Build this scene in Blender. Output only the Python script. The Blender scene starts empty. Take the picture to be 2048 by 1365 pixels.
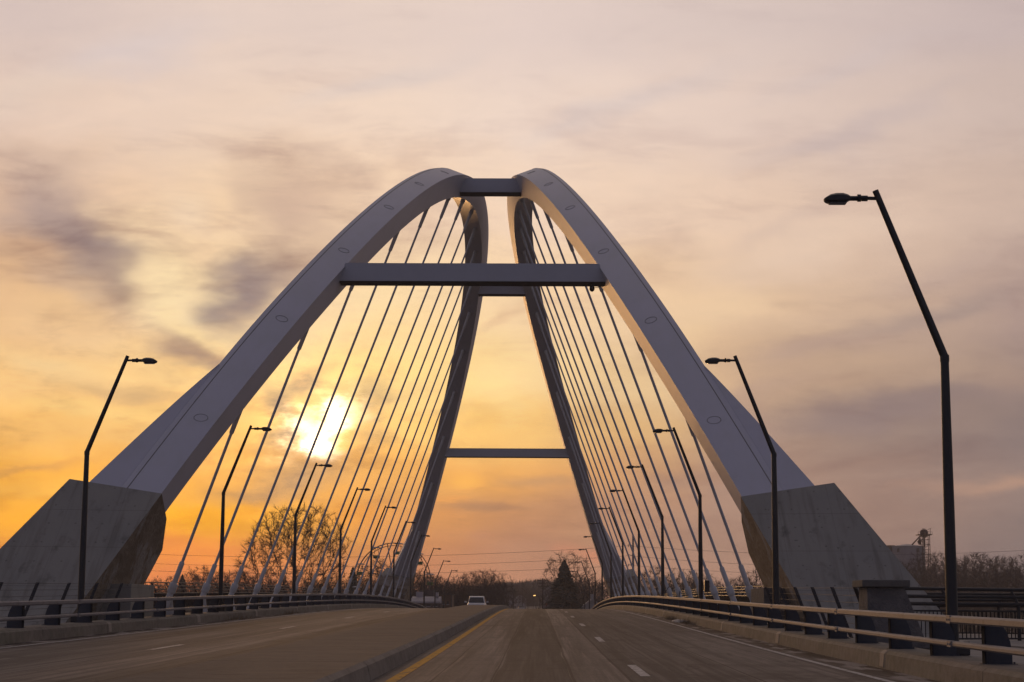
import bpy, bmesh, math, random
from mathutils import Vector, Matrix
R = random.Random(7)
C = bpy.context.scene.collection
scene = bpy.context.scene

# ------------------------------------------------------------------ camera
# origin of the world: on the bridge centre line, level with the driver's eye (z = 0), y runs along the road
EX = 2.8032                       # the camera sits in the right hand carriageway
FPX, PITCH, YAW, ROLL = 3604.7, .14783, .01448, .00611
cam_d = bpy.data.cameras.new('camera'); cam = bpy.data.objects.new('camera', cam_d); C.objects.link(cam)
cam_d.sensor_width = 36; cam_d.lens = FPX / 2048 * 36
cam_d.clip_start = .5; cam_d.clip_end = 12000
_r = Vector((math.cos(YAW), math.sin(YAW), 0)); _h = Vector((-math.sin(YAW), math.cos(YAW), 0))
_f = _h * math.cos(PITCH) + Vector((0, 0, math.sin(PITCH)))
_u = -_h * math.sin(PITCH) + Vector((0, 0, math.cos(PITCH)))
_r2 = _r * math.cos(ROLL) + _u * math.sin(ROLL); _u2 = -_r * math.sin(ROLL) + _u * math.cos(ROLL)
M = Matrix((_r2, _u2, -_f)).transposed().to_4x4(); M.translation = Vector((EX, 0, 0))
cam.matrix_world = M
scene.camera = cam

def at(px, py, Y):
    """world point seen at photo pixel (px, py) in the plane y = Y"""
    d = _f + _r2 * ((px - 1024) / FPX) + _u2 * ((682.5 - py) / FPX)
    return Vector((EX, 0, 0)) + d * (Y / d.y)

# ------------------------------------------------------------------ exposure
scene.view_settings.view_transform = 'Standard'; scene.view_settings.look = 'None'
scene.view_settings.exposure = 0; scene.view_settings.gamma = 1
scene.cycles.max_bounces = 6; scene.cycles.volume_bounces = 0

# ------------------------------------------------------------------ sun
SUN_DIR = Vector((-.1184, .9883, .0959)).normalized()
sl = bpy.data.lights.new('sun', 'SUN'); sl.energy = .6; sl.angle = math.radians(10); sl.color = (1, .52, .20)
so = bpy.data.objects.new('sun', sl); C.objects.link(so)
so.rotation_euler = SUN_DIR.to_track_quat('Z', 'Y').to_euler()

# ------------------------------------------------------------------ sky
def lin(c):
    o = []
    for v in c:
        v = v / 255
        o.append(v / 12.92 if v <= .04045 else ((v + .055) / 1.055) ** 2.4)
    return (*o, 1)

def build_world():
    w = bpy.data.worlds.new('World'); scene.world = w; w.use_nodes = True
    nt = w.node_tree; N = nt.nodes; L = nt.links; N.clear()
    def n(t, **k):
        x = N.new(t)
        for a, b in k.items(): setattr(x, a, b)
        return x
    def math_(op, a, b=None, c=None, clamp=False):
        x = n('ShaderNodeMath', operation=op, use_clamp=clamp)
        for i, v in enumerate((a, b, c)):
            if v is None: continue
            if isinstance(v, (int, float)): x.inputs[i].default_value = v
            else: L.new(v, x.inputs[i])
        return x.outputs[0]
    def mix(f, a, b, bt='MIX'):
        x = n('ShaderNodeMix', data_type='RGBA', blend_type=bt)
        for s, v in ((x.inputs[0], f), (x.inputs[6], a), (x.inputs[7], b)):
            if isinstance(v, (int, float)): s.default_value = v
            elif isinstance(v, tuple): s.default_value = v
            else: L.new(v, s)
        return x.outputs[2]
    def smooth(v, a, b, to0=0., to1=1.):
        x = n('ShaderNodeMapRange', interpolation_type='SMOOTHSTEP')
        L.new(v, x.inputs[0]); x.inputs[1].default_value = a; x.inputs[2].default_value = b
        x.inputs[3].default_value = to0; x.inputs[4].default_value = to1
        return x.outputs[0]
    tc = n('ShaderNodeTexCoord'); sep = n('ShaderNodeSeparateXYZ'); L.new(tc.outputs['Generated'], sep.inputs[0])
    dx, dy, dz = sep.outputs
    dyc = math_('MAXIMUM', dy, .12)
    U = math_('DIVIDE', dx, dyc)      # tangent of azimuth
    V = math_('DIVIDE', dz, dyc)      # tangent of elevation
    # gentle warp so that cloud edges are wispy
    cv = n('ShaderNodeCombineXYZ'); L.new(U, cv.inputs[0]); L.new(V, cv.inputs[1])
    def noise(scale, sx, sy, rot, off, detail=4, rough=.55, src=None, dist=0.):
        m = n('ShaderNodeMapping'); L.new(src or cv.outputs[0], m.inputs[0])
        m.inputs['Rotation'].default_value = (0, 0, rot); m.inputs['Scale'].default_value = (sx, sy, 1)
        m.inputs['Location'].default_value = (off, off * .7, off)
        x = n('ShaderNodeTexNoise'); L.new(m.outputs[0], x.inputs['Vector']); x.inputs['Scale'].default_value = scale
        x.inputs['Detail'].default_value = detail; x.inputs['Roughness'].default_value = rough
        x.inputs['Distortion'].default_value = dist
        return x
    wn = noise(9, 1, 2.2, -.1, 3.1, 4)
    wsub = n('ShaderNodeVectorMath', operation='SUBTRACT'); L.new(wn.outputs['Color'], wsub.inputs[0]); wsub.inputs[1].default_value = (.5, .5, .5)
    wsc = n('ShaderNodeVectorMath', operation='MULTIPLY'); L.new(wsub.outputs[0], wsc.inputs[0]); wsc.inputs[1].default_value = (.095, .05, 0)
    wad = n('ShaderNodeVectorMath', operation='ADD'); L.new(cv.outputs[0], wad.inputs[0]); L.new(wsc.outputs[0], wad.inputs[1])
    P = wad.outputs[0]
    ps = n('ShaderNodeSeparateXYZ'); L.new(P, ps.inputs[0]); WU, WV = ps.outputs[0], ps.outputs[1]
    tu = lambda px: (px - 1072) / FPX
    tv = lambda py: (1218 - py) / FPX
    ys = (0, 200, 400, 600, 750, 850, 950, 1050, 1130, 1219)
    cols = SKY_COLS
    ramps = []
    vpos = smooth(WV, 0, .36); vpos.node.interpolation_type = 'LINEAR'
    for px, cs in cols:
        r = n('ShaderNodeValToRGB'); L.new(vpos, r.inputs[0]); cr = r.color_ramp; cr.interpolation = 'EASE'
        pts = sorted([(min(max(tv(y) / .36, 0), 1), lin(c)) for y, c in zip(ys, cs)])
        cr.elements[0].position = pts[0][0]; cr.elements[0].color = pts[0][1]
        cr.elements[1].position = pts[-1][0]; cr.elements[1].color = pts[-1][1]
        for p, c in pts[1:-1]:
            e = cr.elements.new(p); e.color = c
        ramps.append((px, r.outputs[0]))
    col = ramps[0][1]
    for (pa, _), (pb, o) in zip(ramps, ramps[1:]):
        f = smooth(WU, tu(pa), tu(pb)); f.node.interpolation_type = 'LINEAR'
        col = mix(f, col, o)
    # cloud masses: (px, py, half width, half height, degrees, colour, strength)
    for (px, py, hx, hy, deg, c, s) in SKY_BLOBS:
        m = n('ShaderNodeMapping', vector_type='TEXTURE'); L.new(P, m.inputs[0])
        m.inputs['Location'].default_value = (tu(px), tv(py), 0)
        m.inputs['Rotation'].default_value = (0, 0, math.radians(deg))
        m.inputs['Scale'].default_value = (hx * 1.25 / FPX, hy * 1.25 / FPX, 1)
        g = n('ShaderNodeTexGradient', gradient_type='SPHERICAL'); L.new(m.outputs[0], g.inputs[0])
        f = smooth(g.outputs['Fac'], 0, 1., 0, s)
        col = mix(f, col, lin(c))
    # streaky texture of the cloud sheet
    n1l = noise(9, 1, 3.0, .62, 1.3, 6, .6, dist=.6); n1r = noise(10, 1, 3.6, -.26, 8.3, 6, .6, dist=.5)
    lr = smooth(U, tu(700), tu(1300)); n1m = n('ShaderNodeMix', data_type='FLOAT'); L.new(lr, n1m.inputs[0]); L.new(n1l.outputs['Fac'], n1m.inputs[2]); L.new(n1r.outputs['Fac'], n1m.inputs[3]); n1o = n1m.outputs[0]; n2 = noise(30, 1, 4.5, -.10, 7.7, 6, .66, dist=.4)
    n3 = noise(5.5, 1, 2.0, .5, 4.4, 5, .55, dist=.8)
    # stronger on the left where the cloud is broken
    amp = smooth(U, tu(1500), tu(300), .5, 1.05)
    ampv = smooth(V, tv(50), tv(450), .45, 1.)
    am = math_('MULTIPLY', amp, ampv)
    d1 = math_('MULTIPLY', math_('MULTIPLY', math_('SUBTRACT', n1o, .5), 1.0), am)
    d3 = math_('MULTIPLY', math_('MULTIPLY', math_('SUBTRACT', n3.outputs['Fac'], .5), .6), am)
    d2 = math_('MULTIPLY', math_('MULTIPLY', math_('SUBTRACT', n2.outputs['Fac'], .5), .38), am)
    dsum = math_('ADD', math_('ADD', math_('ADD', d1, d2), d3), smooth(U, tu(1500), tu(500), 0., .035))
    dark = math_('MULTIPLY', math_('MAXIMUM', math_('MULTIPLY', dsum, -1), 0), 2.7, clamp=True)
    lite = math_('MULTIPLY', math_('MAXIMUM', dsum, 0), 1.5, clamp=True)
    col = mix(dark, col, mix(1., col, (.58, .52, .58, 1), 'MULTIPLY'))
    col = mix(lite, col, mix(1., col, (1.28, 1.27, 1.2, 1), 'MULTIPLY'))
    hzb = smooth(V, 0, .16, 1.34, 1.02)
    hb = n('ShaderNodeVectorMath', operation='SCALE'); L.new(col, hb.inputs[0]); L.new(hzb, hb.inputs['Scale']); col = hb.outputs[0]
    # the sun shining through a gap in the cloud
    sn = noise(38, 1, 2.2, .15, 2.2, 6, .62); sn2 = noise(13, 1, 1.6, .5, 5.2, 4, .55)
    def glow(px, py, sx, sy, c, src):
        """soft light around a point, falling off like exp(-r^2)"""
        v = n('ShaderNodeVectorMath', operation='SUBTRACT'); L.new(src, v.inputs[0]); v.inputs[1].default_value = (tu(px), tv(py), 0)
        v2 = n('ShaderNodeVectorMath', operation='MULTIPLY'); L.new(v.outputs[0], v2.inputs[0]); v2.inputs[1].default_value = (FPX / sx, FPX / sy, 0)
        dt = n('ShaderNodeVectorMath', operation='DOT_PRODUCT'); L.new(v2.outputs[0], dt.inputs[0]); L.new(v2.outputs[0], dt.inputs[1])
        e = math_('POWER', 2.71828, math_('MULTIPLY', dt.outputs['Value'], -1.))
        x = n('ShaderNodeVectorMath', operation='SCALE'); x.inputs[0].default_value = c[:3]; L.new(e, x.inputs['Scale']); return x.outputs[0]
    ws2 = n('ShaderNodeVectorMath', operation='SUBTRACT'); L.new(sn2.outputs['Color'], ws2.inputs[0]); ws2.inputs[1].default_value = (.5, .5, .5)
    ws3 = n('ShaderNodeVectorMath', operation='SUBTRACT'); L.new(sn.outputs['Color'], ws3.inputs[0]); ws3.inputs[1].default_value = (.5, .5, .5)
    w4 = n('ShaderNodeVectorMath', operation='MULTIPLY'); L.new(ws2.outputs[0], w4.inputs[0]); w4.inputs[1].default_value = (.07, .05, 0)
    w5 = n('ShaderNodeVectorMath', operation='MULTIPLY'); L.new(ws3.outputs[0], w5.inputs[0]); w5.inputs[1].default_value = (.035, .018, 0)
    w6 = n('ShaderNodeVectorMath', operation='ADD'); L.new(w4.outputs[0], w6.inputs[0]); L.new(w5.outputs[0], w6.inputs[1])
    w7 = n('ShaderNodeVectorMath', operation='ADD'); L.new(cv.outputs[0], w7.inputs[0]); L.new(w6.outputs[0], w7.inputs[1])
    acc = None
    for g_ in SUN_GLOWS:
        o = glow(*g_, w7.outputs[0])
        if acc is None: acc = o
        else:
            a_ = n('ShaderNodeVectorMath', operation='ADD'); L.new(acc, a_.inputs[0]); L.new(o, a_.inputs[1]); acc = a_.outputs[0]
    brk = math_('ADD', smooth(sn.outputs['Fac'], .38, .60, .25, 1.3), smooth(sn2.outputs['Fac'], .40, .58, -.25, .3))
    a_ = n('ShaderNodeVectorMath', operation='SCALE'); L.new(acc, a_.inputs[0]); L.new(brk, a_.inputs['Scale'])
    b_ = n('ShaderNodeVectorMath', operation='ADD'); L.new(col, b_.inputs[0]); L.new(a_.outputs[0], b_.inputs[1]); col = b_.outputs[0]
    # sky away from the sunset: real sky model plus a dull lavender overcast
    st = n('ShaderNodeTexSky', sky_type='NISHITA', sun_disc=False)
    st.sun_elevation = math.asin(SUN_DIR.z); st.sun_rotation = math.atan2(SUN_DIR.x, SUN_DIR.y)
    nis = mix(1., st.outputs[0], (.05, .05, .05, 1), 'MULTIPLY')
    back = mix(smooth(dy, .2, -.5), (.19, .17, .185, 1), mix(smooth(dz, .1, .8), (.205, .185, .27, 1), (.122, .118, .195, 1)))
    rest = mix(.25, back, nis)
    col = mix(smooth(dy, .90, .35), col, rest)
    col = mix(smooth(dz, 0, -.05), col, (.045, .04, .036, 1))
    bg = n('ShaderNodeBackground'); L.new(col, bg.inputs[0]); bg.inputs[1].default_value = 1.0
    out = n('ShaderNodeOutputWorld'); L.new(bg.outputs[0], out.inputs[0])

SKY_COLS = [
 (0, [(216,195,187),(228,201,184),(222,186,158),(236,192,146),(252,202,134),(250,192,110),(253,180,66),(255,174,46),(250,150,56),(232,132,66)]),
 (400, [(226,204,193),(236,209,189),(245,211,174),(255,220,174),(250,208,144),(240,190,120),(240,172,84),(255,176,36),(250,148,58),(222,124,72)]),
 (750, [(230,208,196),(241,215,195),(246,213,182),(255,222,172),(255,214,140),(242,190,108),(218,156,84),(218,144,70),(200,126,80),(172,112,85)]),
 (1050, [(227,206,197),(240,216,200),(246,215,188),(252,216,172),(255,218,156),(245,194,118),(232,166,90),(200,142,95),(186,132,100),(176,124,98)]),
 (1450, [(218,198,190),(230,206,192),(234,204,181),(232,197,162),(212,176,142),(180,149,128),(170,137,118),(168,132,112),(165,127,108),(155,118,100)]),
 (2048, [(200,181,177),(206,184,174),(206,180,165),(178,152,142),(160,137,128),(134,117,114),(140,120,114),(126,110,107),(116,102,102),(110,96,94)]),
]
SKY_BLOBS = [
 (60,340,170,60,-25,(212,184,164),.5), (75,430,200,120,-35,(190,162,148),.75), (60,390,110,60,-30,(172,150,146),.5), (140,500,160,100,-35,(150,130,128),.85), (200,560,90,40,-25,(160,136,128),.7), (30,560,110,40,-15,(190,160,142),.5),
 (570,420,210,110,-38,(200,168,150),.75), (640,330,140,60,-40,(222,192,170),.5), (480,380,120,50,-40,(212,182,158),.5), (540,545,90,60,35,(176,148,136),.75), (455,595,105,92,10,(142,125,126),.88), (480,560,80,46,40,(152,132,130),.7),
 (250,475,140,70,-35,(252,220,178),.85), (330,590,190,66,-28,(255,226,178),.98), (405,662,110,36,-32,(255,222,166),.85), (300,400,120,50,-30,(248,220,188),.6), (640,600,90,40,40,(252,216,170),.6),
 (375,697,110,34,-15,(166,138,126),.85), (240,795,190,24,-12,(206,166,120),.5), (120,620,160,30,-12,(236,192,140),.5),
 (170,830,220,26,-8,(254,206,126),.6), (80,720,150,34,-14,(250,206,144),.5),
 (640,540,70,50,30,(200,170,146),.4), (390,690,120,30,-35,(176,146,126),.7), (250,790,190,28,-12,(206,166,120),.45),
 (150,820,220,26,-8,(252,208,134),.5), (80,720,150,34,-14,(248,212,156),.5),
 (600,745,80,36,15,(166,136,118),.8), (520,800,60,50,30,(150,126,114),.8), (560,880,60,70,0,(146,126,116),.85), (760,800,50,60,-30,(172,138,108),.7),
 (770,880,60,60,20,(176,138,102),.7), (600,970,130,40,5,(150,120,100),.85), (480,990,90,26,6,(156,122,98),.7), (370,950,130,24,6,(198,150,100),.5), (820,790,90,90,0,(251,210,142),.5),
 (440,1035,110,30,5,(246,164,48),.6), (330,1060,120,50,0,(255,172,30),.7), (720,1040,110,26,0,(240,154,56),.5), (90,935,190,14,4,(204,146,88),.55), (60,975,150,16,4,(255,190,84),.5),
 (880,860,70,24,5,(252,200,120),.4), (1000,1035,140,20,-3,(160,120,95),.6), (1110,965,110,26,-10,(178,136,106),.5), (960,955,80,24,5,(248,178,84),.7), (930,1010,60,14,0,(232,158,84),.6),
 (1010,640,70,16,28,(226,184,146),.5), (1000,790,70,60,0,(254,224,158),.5),
 (1440,600,170,50,12,(240,206,168),.7), (1330,680,110,50,20,(240,204,160),.6), (1620,470,240,60,20,(232,204,182),.5), (1300,545,110,30,0,(220,184,154),.5), (1600,420,220,24,22,(210,184,170),.4),
 (1770,815,280,46,6,(136,118,118),.7), (1560,770,190,30,10,(182,152,136),.5), (1480,850,90,80,0,(172,142,128),.4), (1950,945,210,20,15,(176,140,120),.75), (1750,930,120,22,8,(158,130,116),.5),
 (1330,960,90,40,0,(160,130,115),.5), (1700,690,220,34,14,(180,152,140),.6), (1900,520,200,36,14,(192,166,154),.5), (1900,620,180,36,12,(156,138,134),.5), (2000,760,150,40,5,(162,136,124),.5),
 (250,60,220,60,12,(214,200,200),.5), (60,150,160,60,20,(228,206,190),.5), (760,120,260,40,18,(218,202,196),.5), (1250,180,280,36,22,(214,198,194),.5), (1750,230,280,36,18,(196,178,176),.5), (1700,90,240,36,20,(206,190,188),.4),
 (980,1090,45,12,0,(190,132,105),.4), (1190,1120,60,22,0,(208,134,100),.7),
]
SUN_GLOWS = [(655, 886, 34, 26, (2.6, 2.3, 1.8)), (690, 826, 22, 32, (1.5, 1.25, .85)), (620, 842, 34, 14, (1.0, .8, .5)), (655, 864, 74, 56, (.40, .27, .11)), (645, 855, 260, 190, (.30, .16, .03))]
build_world()

# ------------------------------------------------------------------ materials
MATS = {}
def mat(name, col, rough=.6, metal=0., spec=.5, bump=None, tones=None, streak=None, build=None):
    """bump=(scale,strength,distance); tones=list of (scale, colour, amount, stretch) noise blends"""
    if name in MATS: return MATS[name]
    m = bpy.data.materials.new(name); m.use_nodes = True; nt = m.node_tree; N = nt.nodes; L = nt.links
    b = N['Principled BSDF']; b.inputs['Roughness'].default_value = rough; b.inputs['Metallic'].default_value = metal
    b.inputs['Specular IOR Level'].default_value = spec
    g = N.new('ShaderNodeNewGeometry'); pos = g.outputs['Position']
    cur = None
    rgb = N.new('ShaderNodeRGB'); rgb.outputs[0].default_value = (*col, 1); cur = rgb.outputs[0]
    for i, t in enumerate(tones or []):
        sc, c2, amt, st = t[:4]; lo, hi = t[4:6] if len(t) > 4 else (.42, .68)
        mp = N.new('ShaderNodeMapping'); L.new(pos, mp.inputs[0]); mp.inputs['Scale'].default_value = st; mp.inputs['Location'].default_value = (i * 3.7, i * 1.3, i)
        nz = N.new('ShaderNodeTexNoise'); L.new(mp.outputs[0], nz.inputs['Vector']); nz.inputs['Scale'].default_value = sc; nz.inputs['Detail'].default_value = 6; nz.inputs['Roughness'].default_value = .62
        mr = N.new('ShaderNodeMapRange'); L.new(nz.outputs['Fac'], mr.inputs[0]); mr.inputs[1].default_value = lo; mr.inputs[2].default_value = hi; mr.inputs[4].default_value = amt
        mx = N.new('ShaderNodeMix'); mx.data_type = 'RGBA'; L.new(mr.outputs[0], mx.inputs[0]); L.new(cur, mx.inputs[6]); mx.inputs[7].default_value = (*c2, 1)
        cur = mx.outputs[2]
    if build: cur = build(nt, pos, cur) or cur
    L.new(cur, b.inputs['Base Color'])
    if bump:
        mp = N.new('ShaderNodeMapping'); L.new(pos, mp.inputs[0])
        if len(bump) > 3: mp.inputs['Scale'].default_value = bump[3]
        nz = N.new('ShaderNodeTexNoise'); L.new(mp.outputs[0], nz.inputs['Vector']); nz.inputs['Scale'].default_value = bump[0]; nz.inputs['Detail'].default_value = 5
        bp = N.new('ShaderNodeBump'); L.new(nz.outputs['Fac'], bp.inputs['Height']); bp.inputs['Strength'].default_value = bump[1]; bp.inputs['Distance'].default_value = bump[2]
        L.new(bp.outputs[0], b.inputs['Normal'])
    MATS[name] = m
    return m

O3 = (1, 1, 1)
def form_lines(nt, pos, cur):
    """shutter board joints and tie holes of cast concrete, plus thin rain streaks"""
    N, L = nt.nodes, nt.links
    sp = N.new('ShaderNodeSeparateXYZ'); L.new(pos, sp.inputs[0]); X, Y, Z = sp.outputs
    def m(op, a, b=None):
        x = N.new('ShaderNodeMath'); x.operation = op
        for i, v in enumerate((a, b)):
            if v is None: continue
            if isinstance(v, (int, float)): x.inputs[i].default_value = v
            else: L.new(v, x.inputs[i])
        return x.outputs[0]
    def mul(f, c):
        nonlocal cur
        x = N.new('ShaderNodeMix'); x.data_type = 'RGBA'; x.blend_type = 'MULTIPLY'
        L.new(f, x.inputs[0]); L.new(cur, x.inputs[6]); x.inputs[7].default_value = (*c, 1); cur = x.outputs[2]
    mul(m('MULTIPLY', m('LESS_THAN', m('ABSOLUTE', m('SUBTRACT', m('FRACT', m('MULTIPLY', Z, .82)), .5)), .008), .45), (.5, .5, .5))
    mul(m('MULTIPLY', m('LESS_THAN', m('ABSOLUTE', m('SUBTRACT', m('FRACT', m('MULTIPLY', X, .62)), .5)), .006), .3), (.5, .5, .5))
    hx = m('SUBTRACT', m('FRACT', m('MULTIPLY', X, 1.24)), .5); hz = m('SUBTRACT', m('FRACT', m('ADD', m('MULTIPLY', Z, 1.64), .25)), .5)
    mul(m('MULTIPLY', m('LESS_THAN', m('ADD', m('MULTIPLY', hx, hx), m('MULTIPLY', hz, hz)), .0016), .5), (.35, .35, .35))
    mp = N.new('ShaderNodeMapping'); L.new(pos, mp.inputs[0]); mp.inputs['Scale'].default_value = (3.2, .25, .22)
    nz = N.new('ShaderNodeTexNoise'); L.new(mp.outputs[0], nz.inputs['Vector']); nz.inputs['Scale'].default_value = 1.4; nz.inputs['Detail'].default_value = 6
    mr = N.new('ShaderNodeMapRange'); L.new(nz.outputs['Fac'], mr.inputs[0]); mr.inputs[1].default_value = .5; mr.inputs[2].default_value = .72; mr.inputs[4].default_value = .6
    mul(mr.outputs[0], (.55, .53, .5))
    return cur
def road_build(nt, pos, cur):
    N, L = nt.nodes, nt.links
    sp = N.new('ShaderNodeSeparateXYZ'); L.new(pos, sp.inputs[0]); X, Y = sp.outputs[0], sp.outputs[1]
    def mth(op, a, b=None):
        x = N.new('ShaderNodeMath'); x.operation = op
        for i, v in enumerate((a, b)):
            if v is None: continue
            if isinstance(v, (int, float)): x.inputs[i].default_value = v
            else: L.new(v, x.inputs[i])
        return x.outputs[0]
    def mixm(f, a, c, bt='MULTIPLY'):
        x = N.new('ShaderNodeMix'); x.data_type = 'RGBA'; x.blend_type = bt
        if isinstance(f, (int, float)): x.inputs[0].default_value = f
        else: L.new(f, x.inputs[0])
        L.new(a, x.inputs[6]); x.inputs[7].default_value = (*c, 1); return x.outputs[2]
    def noise(sc, st, detail=4):
        mp = N.new('ShaderNodeMapping'); L.new(pos, mp.inputs[0]); mp.inputs['Scale'].default_value = st
        nz = N.new('ShaderNodeTexNoise'); L.new(mp.outputs[0], nz.inputs['Vector']); nz.inputs['Scale'].default_value = sc; nz.inputs['Detail'].default_value = detail
        return nz.outputs['Fac']
    wob = mth('MULTIPLY', mth('SUBTRACT', noise(.5, (1, .25, 1)), .5), .18)
    Xw = mth('ADD', X, wob)
    # longitudinal construction strips of different tone
    for x0, x1, c, a in ((2.25, 3.28, (.55, .53, .52), .95), (3.28, 4.02, (1.35, 1.3, 1.22), .95), (4.05, 5.75, (.72, .71, .71), .9), (5.8, 6.9, (.9, .9, .9), .6),
                         (.95, 2.2, (1.15, 1.1, 1.05), .9), (-3.2, -2.3, (.62, .6, .59), .95), (-4.4, -3.2, (1.25, 1.2, 1.15), .9), (-6.9, -6.1, (.66, .65, .64), .9)):
        f = mth('MULTIPLY', mth('GREATER_THAN', Xw, x0), mth('LESS_THAN', Xw, x1))
        cur = mixm(mth('MULTIPLY', f, a), cur, c)
    # sawn joints
    for xj, w in ((2.22, .012), (3.3, .02), (4.04, .022), (5.8, .018), (1.45, .01), (-2.7, .015), (-4.45, .015), (-6.05, .02)):
        f = mth('LESS_THAN', mth('ABSOLUTE', mth('SUBTRACT', mth('ADD', X, mth('MULTIPLY', wob, .35)), xj)), w)
        cur = mixm(f, cur, (.45, .43, .42))
    # transverse tining and joints
    wv = mth('ADD', mth('MULTIPLY', mth('SINE', mth('MULTIPLY', Y, 38.)), .5), .5)
    cur = mixm(mth('MULTIPLY', wv, .5), cur, (.78, .77, .76))
    j = mth('LESS_THAN', mth('ABSOLUTE', mth('SUBTRACT', mth('FRACT', mth('DIVIDE', mth('ADD', Y, 3.2), 15.25)), .5)), .0022)
    cur = mixm(j, cur, (.5, .48, .46))
    # wandering sealed cracks
    vo = N.new('ShaderNodeTexVoronoi'); vo.feature = 'DISTANCE_TO_EDGE'; mpc = N.new('ShaderNodeMapping'); L.new(pos, mpc.inputs[0]); mpc.inputs['Scale'].default_value = (.42, .07, 1)
    nw = N.new('ShaderNodeTexNoise'); nw.inputs['Scale'].default_value = 1.5; nw.inputs['Detail'].default_value = 4; L.new(pos, nw.inputs['Vector'])
    va = N.new('ShaderNodeVectorMath'); va.operation = 'SCALE'; va.inputs['Scale'].default_value = .35; L.new(nw.outputs['Color'], va.inputs[0])
    vb = N.new('ShaderNodeVectorMath'); vb.operation = 'ADD'; L.new(mpc.outputs[0], vb.inputs[0]); L.new(va.outputs[0], vb.inputs[1]); L.new(vb.outputs[0], vo.inputs['Vector'])
    cur = mixm(mth('MULTIPLY', mth('LESS_THAN', vo.outputs['Distance'], .006), .55), cur, (.5, .47, .45))
    # grimy gutters beside the kerbs with pale dried salt and sand
    ax = mth('ABSOLUTE', X)
    gut = N.new('ShaderNodeMapRange'); L.new(mth('ADD', ax, mth('MULTIPLY', mth('SUBTRACT', noise(1.2, (1, .35, 1), 6), .5), 1.2)), gut.inputs[0]); gut.inputs[1].default_value = 7.2; gut.inputs[2].default_value = 8.0
    cur = mixm(mth('MULTIPLY', gut.outputs[0], .9), cur, (.38, .34, .32))
    sand = N.new('ShaderNodeMapRange'); L.new(noise(2.6, (1, .22, 1), 8), sand.inputs[0]); sand.inputs[1].default_value = .50; sand.inputs[2].default_value = .60
    sz = N.new('ShaderNodeMapRange'); L.new(ax, sz.inputs[0]); sz.inputs[1].default_value = 7.55; sz.inputs[2].default_value = 7.8
    cur = mixm(mth('MULTIPLY', mth('MULTIPLY', sand.outputs[0], sz.outputs[0]), .75), cur, (.42, .37, .33), 'MIX')
    # gutter of the median
    mg = N.new('ShaderNodeMapRange'); L.new(mth('ADD', X, mth('MULTIPLY', mth('SUBTRACT', noise(2.0, (1, .3, 1), 6), .5), .5)), mg.inputs[0]); mg.inputs[1].default_value = .72; mg.inputs[2].default_value = .5; 
    pos_side = mth('GREATER_THAN', X, 0.)
    cur = mixm(mth('MULTIPLY', mth('MULTIPLY', mg.outputs[0], pos_side), .8), cur, (.5, .46, .44))
    return cur

ROAD = (.168, .146, .13)
M_road = mat('road_concrete', ROAD, .85, spec=.12, bump=(60, .35, .01),
    tones=[(.9, (.07, .06, .054), .9, (1.8, .04, 1), .46, .62), (.5, (.29, .25, .21), .75, (2.6, .05, 1), .48, .64), (6, (.11, .095, .085), .6, (1, .10, 1)), (.6, (.085, .07, .062), .65, (.22, 1.2, 1), .56, .68), (22, (.27, .235, .2), .5, (1, .5, 1), .52, .66), (3.2, (.10, .085, .075), .7, (3.2, .02, 1), .5, .62), (2.4, (.30, .26, .225), .5, (2.6, .03, 1), .54, .66), (1.1, (.085, .072, .064), .6, (.6, .35, 1), .58, .66), (2.2, (.07, .06, .055), .6, (1.2, .14, 1), .62, .7)], build=road_build)
M_median = mat('median_concrete', (.115, .10, .09), .9, spec=.1, bump=(40, .4, .01), tones=[(.6, (.08, .07, .065), .7, (1, .3, 1)), (9, (.16, .145, .13), .6, O3), (3, (.055, .05, .045), .8, (.4, 1, 1), .56, .66), (1.3, (.15, .125, .105), .7, (.5, 1.4, 1), .5, .6), (14, (.03, .03, .03), .8, O3, .7, .74)])
M_kerb = mat('kerb_concrete', (.21, .175, .14), .85, bump=(30, .5, .015), tones=[(1.2, (.11, .095, .075), .85, (1, .5, 2)), (.35, (.17, .16, .11), .7, O3), (5, (.33, .29, .24), .4, O3)])
M_mface_lit = mat('median_face_lit', (.235, .205, .175), .85, spec=.2, bump=(30, .5, .015), tones=[(1.5, (.12, .10, .085), .8, (1, .6, 2)), (6, (.29, .26, .22), .5, O3)])  # lighter median concrete for its sides: the sky light is in the colour
M_joint = mat('kerb_patch', (.36, .30, .24), .8, bump=(30, .5, .01), tones=[(7, (.3, .25, .2), .7, O3)])
M_walk = mat('walk_concrete', (.24, .22, .20), .85, bump=(30, .3, .01), tones=[(1, (.15, .14, .125), .7, O3)])
M_white = mat('lane_white', (.50, .48, .45), .8, spec=.2, tones=[(9, (.24, .21, .18), .9, (1, .3, 1), .5, .62)])
M_yellow = mat('lane_yellow', (.55, .27, .02), .85, spec=.15, tones=[(7, (.2, .13, .06), .8, (1, .25, 1), .52, .64)])
M_rib = mat('arch_paint', (.57, .56, .62), .5, spec=.3, bump=(1.1, .10, .05), tones=[(.35, (.53, .53, .56), .8, O3), (2.5, (.50, .49, .50), .45, (1, .4, .4), .5, .75)])
M_seam = mat('seam_dark', (.16, .15, .13), .7)
M_beam = mat('beam_paint', (.52, .53, .56), .5, spec=.3, tones=[(.6, (.48, .49, .51), .7, O3)])
M_under_shade = mat('beam_under_shade', (.10, .09, .09), .8)  # dark colour standing in for the shade under the cross beams
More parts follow.
